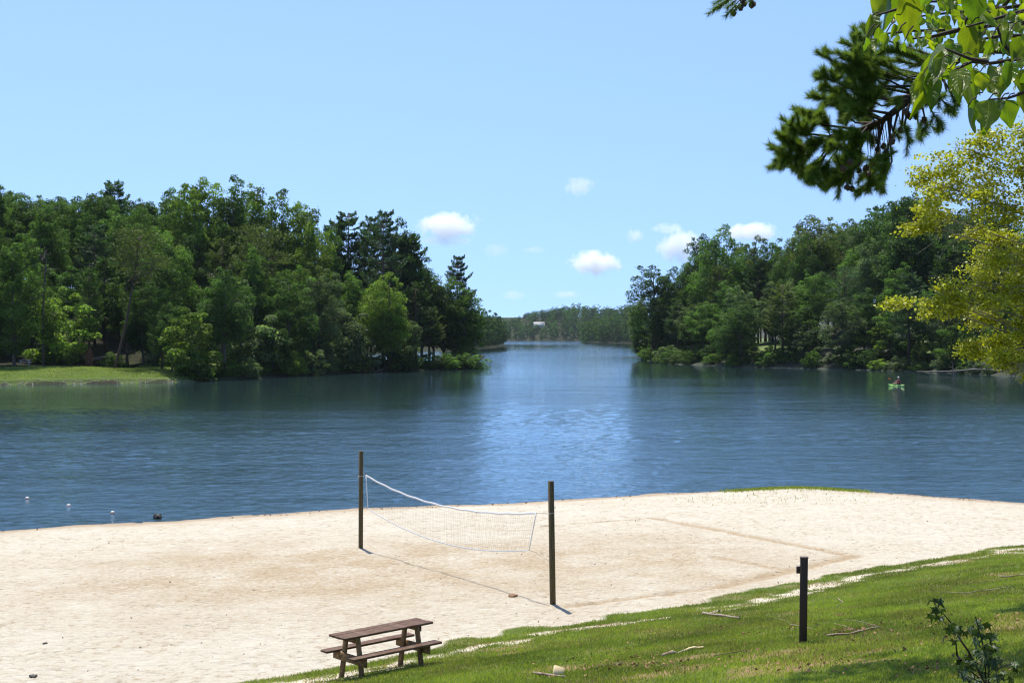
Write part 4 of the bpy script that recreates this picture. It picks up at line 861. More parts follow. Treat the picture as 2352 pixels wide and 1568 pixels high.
BIG = [((1370, -60), (1330, 190), 105, 0), ((1530, -60), (1555, 292), 175, 0), ((1300, 110), (1262, 285), 75, 0), ((1262, 258), (1220, 350), 45, 1), ((1290, 270), (1312, 395), 62, 0), ((1400, 225), (1390, 340), 72, 0), ((1475, 235), (1442, 340), 42, 1), ((1525, 285), (1535, 357), 42, 0), ((1700, -60), (1640, 50), 85, 0), ((1820, -70), (1845, 92), 75, 0), ((1990, -70), (2030, 215), 150, 2), ((1985, 165), (1945, 440), 130, 3), ((1850, 300), (1830, 490), 140, 3), ((1755, 310), (1590, 530), 62, 4), ((1765, 345), (1660, 570), 80, 0), ((1790, 400), (1722, 600), 90, 0), ((1660, 500), (1550, 742), 90, 0), ((1690, 550), (1710, 765), 120, 0), ((1930, 375), (1992, 505), 62, 3), ((1840, 470), (1800, 570), 110, 0), ((1930, 495), (1978, 745), 105, 0), ((2000, 470), (2012, 700), 62, 3), ((2045, 500), (2060, 650), 95, 0), ((1880, 560), (1815, 655), 40, 3), ((2005, 680), (1962, 868), 72, 2), ((1962, 740), (1950, 958), 42, 1), ((2105, 690), (2098, 925), 160, 0), ((2055, 815), (2086, 970), 55, 0), ((2225, 690), (2252, 882), 135, 0), ((2165, 465), (2120, 565), 95, 0), ((2265, 435), (2205, 690), 95, 0), ((2190, 155), (2218, 310), 80, 3), ((2172, 65), (2135, 185), 60, 3), ((2060, 100), (2172, 192), 60, 0), ((2345, 255), (2272, 425), 110, 2), ((2345, 20), (2352, 140), 110, 3), ((2300, 105), (2195, 172), 75, 0), ((2055, 270), (2030, 372), 66, 0), ((2125, 265), (2088, 405), 66, 0), ((2325, 485), (2342, 650), 85, 0), ((2335, 635), (2345, 770), 85, 0), ((2185, 690), (2190, 770), 55, 0), ((2085, 375), (2125, 425), 60, 0), ((1930, 555), (1918, 665), 80, 0), ((2250, 220), (2215, 330), 70, 0), ((2310, 330), (2330, 460), 90, 2), ((1900, 480), (1890, 640), 95, 0), ((1730, 470), (1760, 590), 70, 3), ((2120, 560), (2150, 700), 90, 2), ((2380, 480), (2400, 650), 120, 0), ((2400, 200), (2420, 420), 120, 0), ((1620, -80), (1690, 30), 70, 0)]
def place_leaf(base, tip, wpx, d, kind):
    B = np.array(zc(*base, d)); T = np.array(zc(*tip, d + rb.uniform(-.06, .06))); L = np.linalg.norm(T - B); ax = Vector((T - B) / L)
    z = -ax; view = Vector(-B + np.array([0, 0, EYE])).normalized(); n = (view - z * view.dot(z)).normalized()
    tw = {0: rb.uniform(-.5, .5), 1: rb.choice([-1, 1]) * rb.uniform(.8, 1.1), 2: rb.uniform(-.4, .4), 3: rb.uniform(-.3, .3), 4: rb.uniform(.7, .9)}[kind]
    n = Matrix.Rotation(tw, 3, z) @ n; 
    x = n.cross(z) if kind not in (3,) else z.cross(n) * -1
    wdt = 1.2 * wpx / 2.3014 * d / (F / .765625); X = x.normalized(); Ydir = z.cross(X)
    o = link('leaf', LEAF[rb.integers(len(LEAF))], btree)
    L *= 1.12; m3 = Matrix((X * wdt, Ydir * L * .8, z * L)).transposed(); m4 = m3.to_4x4(); m4.translation = Vector(B); o.matrix_world = m4
    return B
BR = {}
for (b, t, wpx, k) in BIG:
    d = 3.6 + rb.uniform(-.25, .35); B = place_leaf(b, t, wpx, d, k)
    row = min(((140, 120), (430, 430), (660, 640)), key=lambda q: abs(q[0] - b[1]))[1]
    j = np.array(zc(b[0] + 60, (b[1] + row) / 2 - 20, d)); BW.tube([B, (B + j) / 2 + np.array([0, 0, .006]), j], [.0016, .0018, .0022], 4, False)
for (pts, d) in [([(2500, 380), (2300, 412), (2120, 440), (1990, 430), (1830, 505), (1780, 520)], 3.65), ([(2500, 560), (2352, 640), (2240, 680), (2100, 690)], 3.75), ([(2500, 40), (2300, 90), (2060, 160), (1950, 190)], 3.7), ([(2100, 430), (1980, 410), (1780, 330)], 3.62), ([(2300, 412), (2200, 300), (2150, 150)], 3.7), ([(2250, -60), (1900, -50), (1600, -70), (1400, -70)], 3.6), ([(1700, -60), (1500, 60), (1330, 110)], 3.7)]:
    P = [np.array(zc(a, b, d)) for a, b in pts]; BW.tube(P, np.linspace(.007, .0025, len(P)), 6, False)
hub = np.array((BT[0] - .4, BT[1] - .2, bz + 4.7))
for q in [(2500, 380, 3.65), (2500, 560, 3.75), (2500, 40, 3.7), (2250, -60, 3.6)]:
    a = np.array(zc(*q)); BW.tube([hub, (hub + a) / 2 + np.array([0, 0, .1]), a], [.02, .013, .007], 6, False)
# smaller, farther leaves of the same tree
for k in range(205):
    zx = rb.uniform(1340, 2420); zy = rb.uniform(-50, 330) if zx < 1950 else rb.uniform(-50, 420); d = rb.uniform(5.0, 6.6)
    if zy > 60 + (zx - 1280) * .75: continue
    L = rb.uniform(60, 105); a = rb.normal() * .45; place_leaf((zx, zy), (zx + math.sin(a) * L, zy + math.cos(a) * L), rb.uniform(38, 62), d, rb.choice([0, 0, 0, 1, 2, 3]))
for (pts, d) in [([(2500, 150), (2200, 170), (1900, 210), (1600, 215), (1400, 235)], 5.6), ([(2500, 20), (2200, 60), (1850, 90), (1600, 120)], 5.9), ([(2500, 250), (2200, 250), (1950, 290)], 5.4), ([(1900, 210), (1700, 260), (1580, 270)], 5.5), ([(2200, 60), (1900, 10), (1500, 20)], 6.1)]:
    P = [np.array(zc(a, b, d)) for a, b in pts]; BW.tube(P, np.linspace(.011, .004, len(P)), 5, False); BW.tube([hub, (hub + P[0]) / 2, P[0]], [.02, .014, .011], 5, False)
for (b, t, wpx, k) in BIG:
    if k == 0 or rb.random() < .3:
        ox, oy = rb.normal() * 45, rb.normal() * 30 - 15
        if b[0] + ox > 1340 and b[1] + oy < 640: place_leaf((b[0] + ox, b[1] + oy), (t[0] + ox + rb.normal() * 25, t[1] + oy), wpx * .9, 4.0 + rb.random() * .5, rb.choice([0, 1, 2, 3]))
BW.out('branches', M['dtwig'], btree, smooth=True)

# ------------------------------------------------------------------ dark sapling in the lower right
def zs(zx, zy, d): return at((2600 + zx / 3.9407) * .765625, (1650 + zy / 3.9397) * .765625, d)
def lobed(seed):
    r = np.random.default_rng(seed); pts = []
    for k in range(5):
        a = R(-120 + 60 * k); L = [.62, .9, 1.05, .9, .62][k]; pts += [(math.sin(a - .28) * .42, math.cos(a - .28) * .42), (math.sin(a - .1) * L * .72, math.cos(a - .1) * L * .72), (math.sin(a) * L, math.cos(a) * L), (math.sin(a + .1) * L * .72, math.cos(a + .1) * L * .72)]
    V = [(0, 0, .06)] + [(x, y + .25, -.35 * (x * x + (y * .7) ** 2) + r.normal() * .04) for x, y in pts]; n = len(pts)
    o = mesh('leaf', V, np.array([(0, i + 1, (i + 1) % n + 1) for i in range(n)]), M['sap_leaf'], tint=r.random(n)); me = o.data; bpy.data.objects.remove(o); return me
LOB = [lobed(i) for i in range(4)]
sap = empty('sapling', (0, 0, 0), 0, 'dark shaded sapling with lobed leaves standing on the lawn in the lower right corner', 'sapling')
rs = np.random.default_rng(88); SD = 9.2; STM = MB()
gp = lambda zx, zy, dd=0: np.array(zs(zx, zy, SD + dd))
g0 = on_ground(2310, 1640); base = np.array((g0.x, SD, gz1(g0.x, SD) - .05))
for pts in [[(1400, 1560), (1210, 1195), (1115, 1060), (1020, 880), (935, 780), (810, 620)], [(1420, 1560), (1395, 1200), (1370, 1080), (1310, 850), (1290, 790)], [(1500, 1600), (1560, 1400), (1720, 1340)], [(1400, 1560), (1200, 1400), (1150, 1300)], [(1450, 1560), (1460, 1200), (1470, 1020)], [(1070, 1230), (1065, 1130), (1050, 1060)]]:
    P = ([base] if pts[0][1] > 1500 else [gp(1120, 1300)]) + [gp(a, b, .12 * rs.normal()) for a, b in pts]; STM.tube(P, np.linspace(.011, .003, len(P)), 5, False)
STM.out('stem', M['dtwig'], sap, smooth=True)
LF = [(740, 600), (820, 575), (865, 585), (765, 755), (850, 700), (905, 690), (850, 775), (900, 785), (945, 955), (925, 1015), (1030, 920), (1080, 1000), (1040, 1065), (1130, 960), (1080, 895), (1165, 960), (1230, 900), (1300, 800), (1325, 820), (1290, 915), (1405, 860), (1340, 960), (1255, 945), (1480, 1010), (1465, 1070), (1390, 1000), (1320, 1060), (1200, 1250), (1130, 1320), (1185, 1390), (1115, 1420), (1170, 1500), (1250, 1260), (1500, 1100), (1000, 870), (1060, 960), (1110, 1050), (1350, 880), (1440, 980), (1290, 1040)]
LF += [(rs.uniform(1290, 1520), rs.uniform(1090, 1300)) for _ in range(22)] + [(rs.uniform(1080, 1760), rs.uniform(1270, 1580)) for _ in range(46)]
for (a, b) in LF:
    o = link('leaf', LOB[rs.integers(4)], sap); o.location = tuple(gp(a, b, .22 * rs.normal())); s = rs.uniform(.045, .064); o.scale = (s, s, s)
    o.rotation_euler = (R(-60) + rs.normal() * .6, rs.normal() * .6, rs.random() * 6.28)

# ------------------------------------------------------------------ picnic table
def picnic_table(loc, rz, label, small=False):
    t = empty('picnic_table', loc, rz, label, 'picnic table'); wtop = M['grey_paint'] if small else M['top_wood']; wf = M['grey_paint'] if small else M['frame_wood']
    L = 1.83; rt = np.random.default_rng(5)
    for k, y in enumerate((-.15, 0, .15)):
        b = MB(); b.box((0, 0, 0), (L + rt.uniform(-.015, .015), .140, .038), bev=.006); o = b.out('tabletop_plank', wtop, t); o.location = (rt.uniform(-.008, .008), y, .735 + rt.uniform(-.004, .004)); o.rotation_euler = (rt.normal() * .012, 0, rt.normal() * .003)
    for s in (-1, 1):
        b = MB(); b.box((0, 0, 0), (L, .19, .038), bev=.006); o = b.out('seat_plank', wtop, t); o.location = (0, s * .37, .44)
    for e in (-1, 1):
        x = e * (L / 2 - .26)
        b = MB(); b.box((x - e * .0, 0, .67), (.038, .42, .088), bev=.004); b.out('top_cleat', wf, t)
        b = MB(); b.box((x, 0, .352), (.038, .90, .135), bev=.004); b.out('seat_beam', wf, t)
        for s in (-1, 1):
            b = MB(); p0 = np.array((x - e * .042, s * .30, -.06)); p1 = np.array((x - e * .042, s * .155, .715)); dv = p1 - p0; ang = math.atan2(dv[1], dv[2])
            b.box((0, 0, 0), (.04, .10, np.linalg.norm(dv)), bev=.004); o = b.out('leg', wf, t); o.location = (p0 + p1) / 2; o.rotation_euler = (-ang, 0, 0)
            if not small:
                bb = MB()
                for (zz, dy) in ((.685, -.018), (.655, .02), (.375, -.02), (.335, .02)):
                    yy = s * (.30 - (.30 - .155) * (zz + .06) / .775) + dy; bb.tube([(x + e * .018, yy, zz), (x + e * .027, yy, zz)], [.009, .009], 8)
                bb.out('bolt', M['bolt'], o).matrix_parent_inverse = o.matrix_basis.inverted()
    return t
A = np.array(at(795, 1465.6, 20.95)); B = np.array(at(990.5, 1429, 22.15)); ang = math.atan2(B[1] - A[1], B[0] - A[0]); nrm = np.array((-math.sin(ang), math.cos(ang)))
c = (A + B)[:2] / 2 + nrm * .215; zt = min(gz1(c[0] + a, c[1] + b) for a in (-.5, 0, .5) for b in (-.4, 0, .4))
picnic_table((c[0], c[1], (A[2] + B[2]) / 2 - .75), ang, 'dark stained wooden picnic table on the grass edge of the beach')
p = at(57, 848, 188); zz = float(lz(np.array([p.x]), np.array([p.y]))[0])
picnic_table((p.x, p.y, zz + .05), .05, 'pale grey picnic table in the shade on the far left meadow', True)

# ------------------------------------------------------------------ volleyball posts and net
def square_post(name, x, y, h, w0, label, cat, mat, lean=(0, 0), rz=.5, cap=False):
    z = gz1(x, y); e = empty(name, (x, y, z), rz, label, cat); e.rotation_euler = (lean[0], lean[1], rz)
    b = MB(); b.box((0, 0, h / 2 - .2), (w0, w0, h + .4), bev=.008); o = b.out('post', mat, e); return e, o, z
PH = 2.75
for (q, lab, ln) in ((NET_A, 'square weathered wooden net post nearer the water, left end of the net', (0, .004)), (NET_B, 'square dark wooden net post standing alone in the sand, nearer the grass', (0, -.018))):
    e, o, z = square_post('net_post', q[0], q[1], PH, .105, lab, 'post', M['post'], ln, .45)
    b = MB(); b.tube([(.05, -.02, PH * .78), (.09, -.02, PH * .78), (.09, -.02, PH * .80)], [.008, .008, .008], 5); b.out('hook', M['bolt'], e)
    b = MB(); b.tube([(.056 * math.cos(a) * 1.3, .056 * math.sin(a) * 1.3, PH * .74 + .01 * math.sin(a * 3)) for a in np.linspace(0, 12.6, 30)], .006, 5); b.out('rope_loop', M['rope'], e)
net = empty('volleyball_net', (0, 0, 0), 0, 'sagging white-edged volleyball net hung between the two wooden posts', 'net')
def netp(t, v):
    """t along, v 0 bottom .. 1 top"""
    q = NET_A + (NET_B - NET_A) * (.035 + t * .895 + (.012 * (1 - v) if t < .5 else -.030 * (1 - v)) * abs(2 * t - 1) * 1.)
    sag = .36 * 4 * t * (1 - t); ztop = 2.05 - .10 * t - sag * (1.0 - .1 * t); zbot = 1.13 - .06 * t - sag * 1.05
    return np.array((q[0], q[1] - .05 * math.sin(t * 3.14) * (1 - v), zbot + (ztop - zbot) * v))
def band(name, pts, hgt, thick, mat):
    V = []; P = np.array(pts); n = len(P)
    for p in P:
        for dz in (-hgt / 2, hgt / 2): V += [(p[0] - thick, p[1] - thick * .6, p[2] + dz), (p[0] + thick, p[1] + thick * .6, p[2] + dz)]
    Q = []
    for i in range(n - 1):
        a = i * 4; b = a + 4; Q += [(a, b, b + 2, a + 2), (a + 1, a + 3, b + 3, b + 1), (a + 2, b + 2, b + 3, a + 3), (a, a + 1, b + 1, b)]
    return mesh(name, V, np.array(Q), mat, net)
ts = np.linspace(0, 1, 40)
band('top_band', [netp(t, 1) + np.array([0, 0, .008 * math.sin(t * 60)]) for t in ts], .045, .003, M['white_band'])
band('bottom_band', [netp(t, 0) for t in ts], .026, .003, M['white_band'])
for t, nm in ((0, 'side_band'), (1, 'side_band')):
    b = MB(); P = [netp(t, v) for v in np.linspace(0, 1, 6)]; b.tube(P, .011 if t == 0 else .013, 4); b.out(nm, M['white_band'], net)
b = MB()
for t in np.linspace(0, 1, 94)[1:-1]: b.tube([netp(t + .002 * math.sin(t * 300 + v * 3), v) for v in (0, .5, 1)], .0010, 3, False)
for v in np.linspace(0, 1, 10)[1:-1]: b.tube([netp(t, v) for t in ts], .0010, 3, False)
tag(b.out('netting', M['net'], net), kind='stuff')
b = MB(); zA = gz1(*NET_A); za = NET_A + np.array((.05, -.02)); zb = NET_B
b.tube([(*za, 2.14), netp(0, 1)], .008, 5); b.tube([(*za, 1.15), netp(0, 0)], .010, 5); b.out('tie_rope', M['rope'], net)
b = MB(); b.tube([netp(1, 1), (*zb, 2.02)], .004, 4); b.tube([netp(1, 0), netp(1, 0) + np.array((.12, -.12, -.02)), (*zb, .9)], .003, 4); b.out('tie_rope', M['net'], net)

# brown steel post with a box
g = on_ground(1845, 1480)
e, o, z = square_post('steel_post', g.x, g.y, 1.19, .105, 'brown square steel post with a small grey box, standing in the lawn', 'post', M['metal_brown'], (0, .012), R(-12))
b = MB(); b.box((0, 0, 1.196), (.115, .115, .014), bev=.003); b.out('post_cap', M['metal_brown'], e)
b = MB(); b.box((-.078, -.01, 1.03), (.05, .075, .10), bev=.004); bx = b.out('outlet_box', M['box_grey'], e)
b = MB(); b.box((-.078, -.050, 1.03), (.046, .006, .094), bev=.002); b.out('box_cover', M['metal_brown'], bx)

# ------------------------------------------------------------------ things on the lawn
def stick(name, pts, rad, mat, label, cat='fallen branch', twigs=0, seed=0, lift=.03):
    r = np.random.default_rng(seed); G = [np.array(on_ground(*p)) for p in pts]; base = G[0].copy(); e = empty(name, base, 0, label, cat)
    P = [g - base + np.array([0, 0, lift + rad * .6 + (.03 * r.random() if 0 < i < len(G) - 1 else 0)]) for i, g in enumerate(G)]
    Pd = [P[0]]
    for a, b_ in zip(P[:-1], P[1:]): Pd += [(a + b_) / 2 + r.normal(size=3) * rad * .5, b_]
    b = MB(); b.tube(Pd, np.linspace(rad, rad * .55, len(Pd)) * (1 + .12 * r.normal(size=len(Pd))), 7); b.out('stem', mat, e, smooth=True)
    for k in range(twigs):
        i = r.integers(1, len(Pd)); q = Pd[i]; b = MB(); dv = r.normal(size=3) * np.array([.3, .3, .06]) + np.array([0, 0, .05]); b.tube([q, q + dv * .5 + np.array([0, 0, .02]), q + dv], [rad * .35, rad * .25, rad * .12], 5); b.out('twig', mat, e)
    return e
stick('fallen_branch', [(1616, 1413), (1655, 1420), (1700, 1425)], .030, M['stick'], 'thick bare stick lying on the lawn left of the steel post', twigs=2, seed=1)
stick('fallen_branch', [(1900, 1466), (1950, 1464), (1985, 1455), (2020, 1446)], .017, M['stick'], 'crooked stick with twigs lying right of the steel post', twigs=4, seed=2)
stick('log_piece', [(1523, 1513), (1545, 1506), (1570, 1502)], .030, M['stick'], 'short bark-covered piece of wood, left half of the pale pair on the lawn', 'piece of wood', seed=3)
stick('log_piece', [(1573, 1502), (1595, 1498), (1617, 1493)], .022, M['chip'], 'pale peeled piece of wood, right half of the pair on the lawn', 'piece of wood', seed=4)
stick('fallen_branch', [(1224, 1552), (1255, 1560), (1300, 1561)], .020, M['stick'], 'brown stick under the pale wood chunk at the bottom edge', seed=5, twigs=1)
stick('fallen_branch', [(2295, 1328), (2330, 1329), (2375, 1322)], .017, M['stick'], 'grey stick on the lawn at the right edge', seed=6)
stick('fallen_branch', [(2175, 1364), (2220, 1369), (2265, 1364), (2330, 1350)], .010, M['stick'], 'long thin twig on the lawn above the sapling', seed=7, twigs=3)
stick('fallen_branch', [(2060, 1436), (2045, 1415), (2020, 1406)], .006, M['stick'], 'thin curved twig upslope of the crooked stick', seed=8) if False else stick('fallen_branch', [(1925, 1378), (1938, 1388), (1918, 1398)], .010, M['stick'], 'thin hooked twig on the lawn behind the crooked stick', seed=8)
stick('fallen_branch', [(1815, 1440), (1832, 1445), (1875, 1452)], .010, M['stick'], 'tangle of grey twigs at the foot of the steel post', seed=9, twigs=6)
stick('fallen_branch', [(1640, 1512), (1690, 1508), (1730, 1497)], .009, M['debris'], 'dark thin branch lying along the bare soil strip', seed=10, twigs=2)
stick('fallen_branch', [(1350, 1540), (1400, 1534), (1440, 1526)], .009, M['stick'], 'thin twig among dead leaves right of the pale wood chunk', seed=11, twigs=5)
g = on_ground(1283, 1556); b = MB(); b.box((0, 0, .08), (.15, .035, .14), Matrix.Rotation(.35, 3, 'Y') @ Matrix.Rotation(-.5, 3, 'X'), bev=.006)
o = b.out('wood_chunk', M['chip']); o.location = (g.x, g.y, g.z); o.rotation_euler = (0, 0, .3); tag(o, 'pale yellow split wood chunk standing on the lawn at the bottom edge', 'piece of wood')
g = on_ground(2218, 1483)
# dead leaf clusters
def litter(name, label, P, s0, s1, mat, flat=.45):
    r = np.random.default_rng(len(P)); n = len(P); nr = unit(r.normal(size=(n, 3)) * flat + np.array([0, 0, 1.])); V, Q = leaf_quads(P + np.array([0, 0, .02]), nr, r.uniform(s0, s1, n), .6, r)
    return tag(mesh(name, V, Q, mat, tint=r.random(n)), label, 'litter', kind='stuff')
LP = []
for (px, y, n_, sp) in [(1640, 1410, 10, .06), (1500, 1535, 40, .25), (1400, 1540, 60, .4), (1440, 1520, 30, .2), (1940, 1418, 26, .10), (1700, 1462, 0, .1), (1720, 1462, 20, .09), (1950, 1455, 40, .14), (1830, 1448, 20, .15), (2140, 1446, 6, .1), (2090, 1440, 10, .3), (1980, 1520, 40, .4), (2110, 1540, 60, .5), (2250, 1430, 40, .5), (1600, 1530, 40, .5), (1320, 1525, 26, .3), (2000, 1450, 20, .5), (1850, 1540, 40, .6)]:
    g = np.array(on_ground(px, y)); q = rng.normal(size=(n_, 2)) * sp; X = g[0] + q[:, 0]; Y = g[1] + q[:, 1]; LP.append(np.c_[X, Y, gz(X, Y) + .04])
for _ in range(110):
    g = np.array(on_ground(rng.uniform(1200, 2352), rng.uniform(1400, 1568)))
    if gs(g[:1], g[1:2])[0] > 1.6: LP.append(g[None, :] + np.array([0, 0, .05]))
litter('leaf_litter', 'scattered dead brown leaves and bark scraps on the lawn', np.concatenate(LP), .025, .06, M['deadleaf'], .8)
n = 1500; d = 22 + 27 * rng.random(n); px = rng.uniform(-20, 2372, n); X = (px - CX) / F * d; Y = d; k = (sdist(X, Y, EDGE) < -.3) & (sdist(X, Y, SHORE) > .8) & (fbm(X * .5, Y * .5, 95, 3) + .25 * rng.random(n) > .6)
X, Y = X[k], Y[k]; litter('beach_debris', 'small dark bits of bark and leaf scattered over the sand', np.c_[X, Y, beach_z(X, Y) - .008], .02, .055, M['debris'], .5)
n = 900; t = rng.random(n) * (len(SHORE) - 1); i_ = np.clip(t.astype(int), 2, len(SHORE) - 3); f_ = rng.random(n); S_ = np.array(SHORE, float); q = S_[i_] + (S_[i_ + 1] - S_[i_]) * f_[:, None]; X = q[:, 0] + rng.normal(0, .15, n); Y = q[:, 1] - .75 + rng.normal(0, .35, n)
k = (sdist(X, Y, SHORE) > .15) & (fbm(X * .8, Y * .8, 96, 3) > .45); X, Y = X[k], Y[k]
litter('shore_debris', 'line of small dark debris along the edge of the water on the sand', np.c_[X, Y, beach_z(X, Y) + .0], .03, .09, M['debris'], .6)
for (px, y, s, lab) in [(1178, 1370, .11, 'small brown clump of leaves on the trampled sand below the net'), (1186, 1369, .09, ''), (103, 1479, .05, 'small dark stone on the sand near the left edge'), (75, 1555, .07, 'brown stone on the sand in the lower left corner')]:
    if not lab: continue
    g = on_ground(px, y); bm = bmesh.new(); bmesh.ops.create_icosphere(bm, subdivisions=2, radius=s)
    for v in bm.verts: v.co *= 1 + .3 * (math.sin(v.co.x * 90) * math.cos(v.co.y * 70)); v.co.z *= .55
    me = bpy.data.meshes.new('stone'); bm.to_mesh(me); bm.free(); me.materials.append(M['deadleaf'] if 'clump' in lab else M['dark_stone'])
    o = link('leaf_clump' if 'clump' in lab else 'stone', me); o.location = (g.x, g.y, g.z + s * .2); tag(o, lab, 'leaves' if 'clump' in lab else 'stone')
def rock(px, y, d, s, label, name='stone'):
    bm = bmesh.new(); bmesh.ops.create_icosphere(bm, subdivisions=2, radius=1)
    for v in bm.verts: v.co *= 1 + .25 * math.sin(v.co.x * 4 + px) * math.cos(v.co.y * 5 + v.co.z * 3)
    bmesh.ops.scale(bm, vec=s, verts=bm.verts); me = bpy.data.meshes.new(name); bm.to_mesh(me); bm.free(); me.materials.append(M['dark_stone']); o = link(name, me); p = at(px, y, d); o.location = (p.x, p.y, WATER_Z + .05); tag(o, label, 'stone'); return o
rock(361, 1193, 45.0, (.16, .12, .11), 'dark stone in the shallows at the edge of the sand, left of the net')

# ------------------------------------------------------------------ swim-line floats
BP = []
for k, (px, y) in enumerate([(62, 1145), (157, 1162), (258, 1178)]):
    d = (EYE - WATER_Z) * F / (y - HY); p = at(px, y, d); e = empty('swim_float', (p.x, p.y, WATER_Z), .2, ['white swim-line float farthest from the beach', 'white swim-line float, middle one of three', 'white swim-line float nearest the beach'][k], 'float', 'swim-line floats off the beach'); BP.append((p.x, p.y))
    for nm, zz0, zz1, mt in (('shell_top', .02, .12, M['buoy_white']), ('shell_base', -.09, .02, M['buoy_low'])):
        b = MB(); zs_ = np.linspace(zz0 * .6, zz1 * .6, 7); rr = [.07 * math.sqrt(max(.02, 1 - (z / .09) ** 2)) for z in zs_]; b.tube([(0, 0, z) for z in zs_], rr, 12); b.out(nm, mt, e, smooth=True)
    b = MB(); b.tube([(.078 * math.cos(a), .078 * math.sin(a), .012) for a in np.linspace(0, 6.28, 16)], .010, 5); b.out('rim', M['buoy_low'], e)
# ------------------------------------------------------------------ kayak and paddler
kd = (EYE - WATER_Z) * F / (885 - HY); kp = at(2059, 885, kd); KA = R(180 - 47)
kay = empty('kayak', (kp.x, kp.y, WATER_Z), KA, 'lime green kayak on the lake before the right bank', 'kayak')
V = []; nu, nv = 15, 10
for i in range(nu):
    u = i / (nu - 1) * 2 - 1; hw = .25 * (1 - abs(u) ** 1.9) + .010; top = .11 + .03 * abs(u) ** 3; bot = -.12 + .16 * abs(u) ** 3
    for j in range(nv):
        a = j / nv * 2 * math.pi; V.append((u * 1.12, hw * math.cos(a), (top + bot) / 2 + (top - bot) / 2 * math.sin(a)))
Q = [(i * nv + j, i * nv + (j + 1) % nv, (i + 1) * nv + (j + 1) % nv, (i + 1) * nv + j) for i in range(nu - 1) for j in range(nv)]
mesh('hull', V, np.array(Q), M['lime'], kay, smooth=True)
b = MB(); b.tube([(-.15 + .40 * math.cos(a), .17 * math.sin(a), .125) for a in np.linspace(0, 6.2832, 20)], .022, 6); b.out('cockpit_rim', M['dark_stone'], kay)
b = MB(); b.box((-.5, 0, .33), (.05, .36, .28), bev=.015); b.out('seat_back', M['dark_stone'], kay)
def skinned(name, verts, edges, rad, mat, parent, sub=1):
    me = bpy.data.meshes.new(name); me.from_pydata(verts, edges, []); me.update(); o = link(name, me, parent); sm = o.modifiers.new('skin', 'SKIN'); sm.use_smooth_shade = True
    for i, r_ in enumerate(rad): me.skin_vertices[0].data[i].radius = (r_, r_)
    me.skin_vertices[0].data[0].use_root = True; s = o.modifiers.new('sub', 'SUBSURF'); s.levels = sub; s.render_levels = sub; me.materials.append(mat); return o
def add_skin_layer(me): pass
per = empty('person', (kp.x, kp.y, WATER_Z), KA, 'person in a red life vest and pale cap paddling the lime green kayak', 'person')
def body(name, verts, edges, rad, mat):
    me = bpy.data.meshes.new(name); me.from_pydata(verts, edges, []); me.update(); o = link(name, me, per)
    o.modifiers.new('skin', 'SKIN').use_smooth_shade = True
    if not me.skin_vertices: 
        bm = bmesh.new(); bm.from_mesh(me); bm.verts.layers.skin.verify(); bm.to_mesh(me); bm.free()
    for i, r_ in enumerate(rad): me.skin_vertices[0].data[i].radius = (r_, r_)
    me.skin_vertices[0].data[0].use_root = True
    s = o.modifiers.new('sub', 'SUBSURF'); s.levels = 1; s.render_levels = 1; me.materials.append(mat); return o
BV = [(-.3, 0, .22), (-.32, 0, .45), (-.33, 0, .68), (-.32, 0, .80), (-.31, 0, .90), (-.30, 0, 1.02), (-.30, 0, 1.09),
      (-.32, .19, .70), (-.16, .30, .52), (.10, .24, .50), (-.32, -.19, .70), (-.14, -.32, .50), (.12, -.26, .38), (.16, .22, .50), (.18, -.26, .36), (.1, .12, .24), (.5, .13, .2), (.1, -.12, .24), (.5, -.13, .2)]
BE = [(0, 1), (1, 2), (2, 3), (3, 4), (4, 5), (5, 6), (2, 7), (7, 8), (8, 9), (9, 13), (2, 10), (10, 11), (11, 12), (12, 14), (0, 15), (15, 16), (0, 17), (17, 18)]
body('body', BV, BE, [.15, .14, .13, .06, .085, .10, .06, .06, .045, .035, .06, .045, .035, .035, .035, .08, .06, .08, .06], M['skin'])
b = MB(); zs_ = np.linspace(.28, .74, 7); V = []
for z in zs_:
    for j in range(12):
        a = j / 12 * 6.2832; V.append((-.32 + .175 * math.cos(a) * (1 - .25 * max(0, z - .6) * 4), .225 * math.sin(a), z))
Q = [(i * 12 + j, i * 12 + (j + 1) % 12, (i + 1) * 12 + (j + 1) % 12, (i + 1) * 12 + j) for i in range(6) for j in range(12)]
mesh('life_vest', V, np.array(Q), M['red'], per, smooth=True)
b = MB(); zs_ = np.linspace(1.0, 1.14, 5); b.tube([(-.30, 0, z) for z in zs_], [.118, .12, .11, .08, .02], 12); cp = b.out('cap', M['cap'], per, smooth=True)
b = MB(); b.box((-.16, 0, 1.01), (.13, .15, .012), bev=.004); b.out('cap_peak', M['cap'], cp)
pad = empty('paddle', (kp.x, kp.y, WATER_Z), KA, 'orange-bladed double paddle held by the kayaker', 'paddle')
b = MB(); p0 = np.array((.28, .98, .80)); p1 = np.array((.02, -.98, .10)); b.tube([p0, p1], .018, 6); b.out('shaft', M['dark_stone'], pad)
for q, s in ((p0, 1), (p1, -1)):
    dv = unit(p0 - p1) * s; V = []; b = MB()
    Ml = Matrix((Vector(dv), Vector((0, 0, 1)).cross(Vector(dv)).normalized(), Vector(dv).cross(Vector((0, 0, 1)).cross(Vector(dv)).normalized()))).transposed()
    b.box(q + dv * .18, (.46, .03, .20), Ml, bev=.05); b.out('blade', M['orange'], pad)

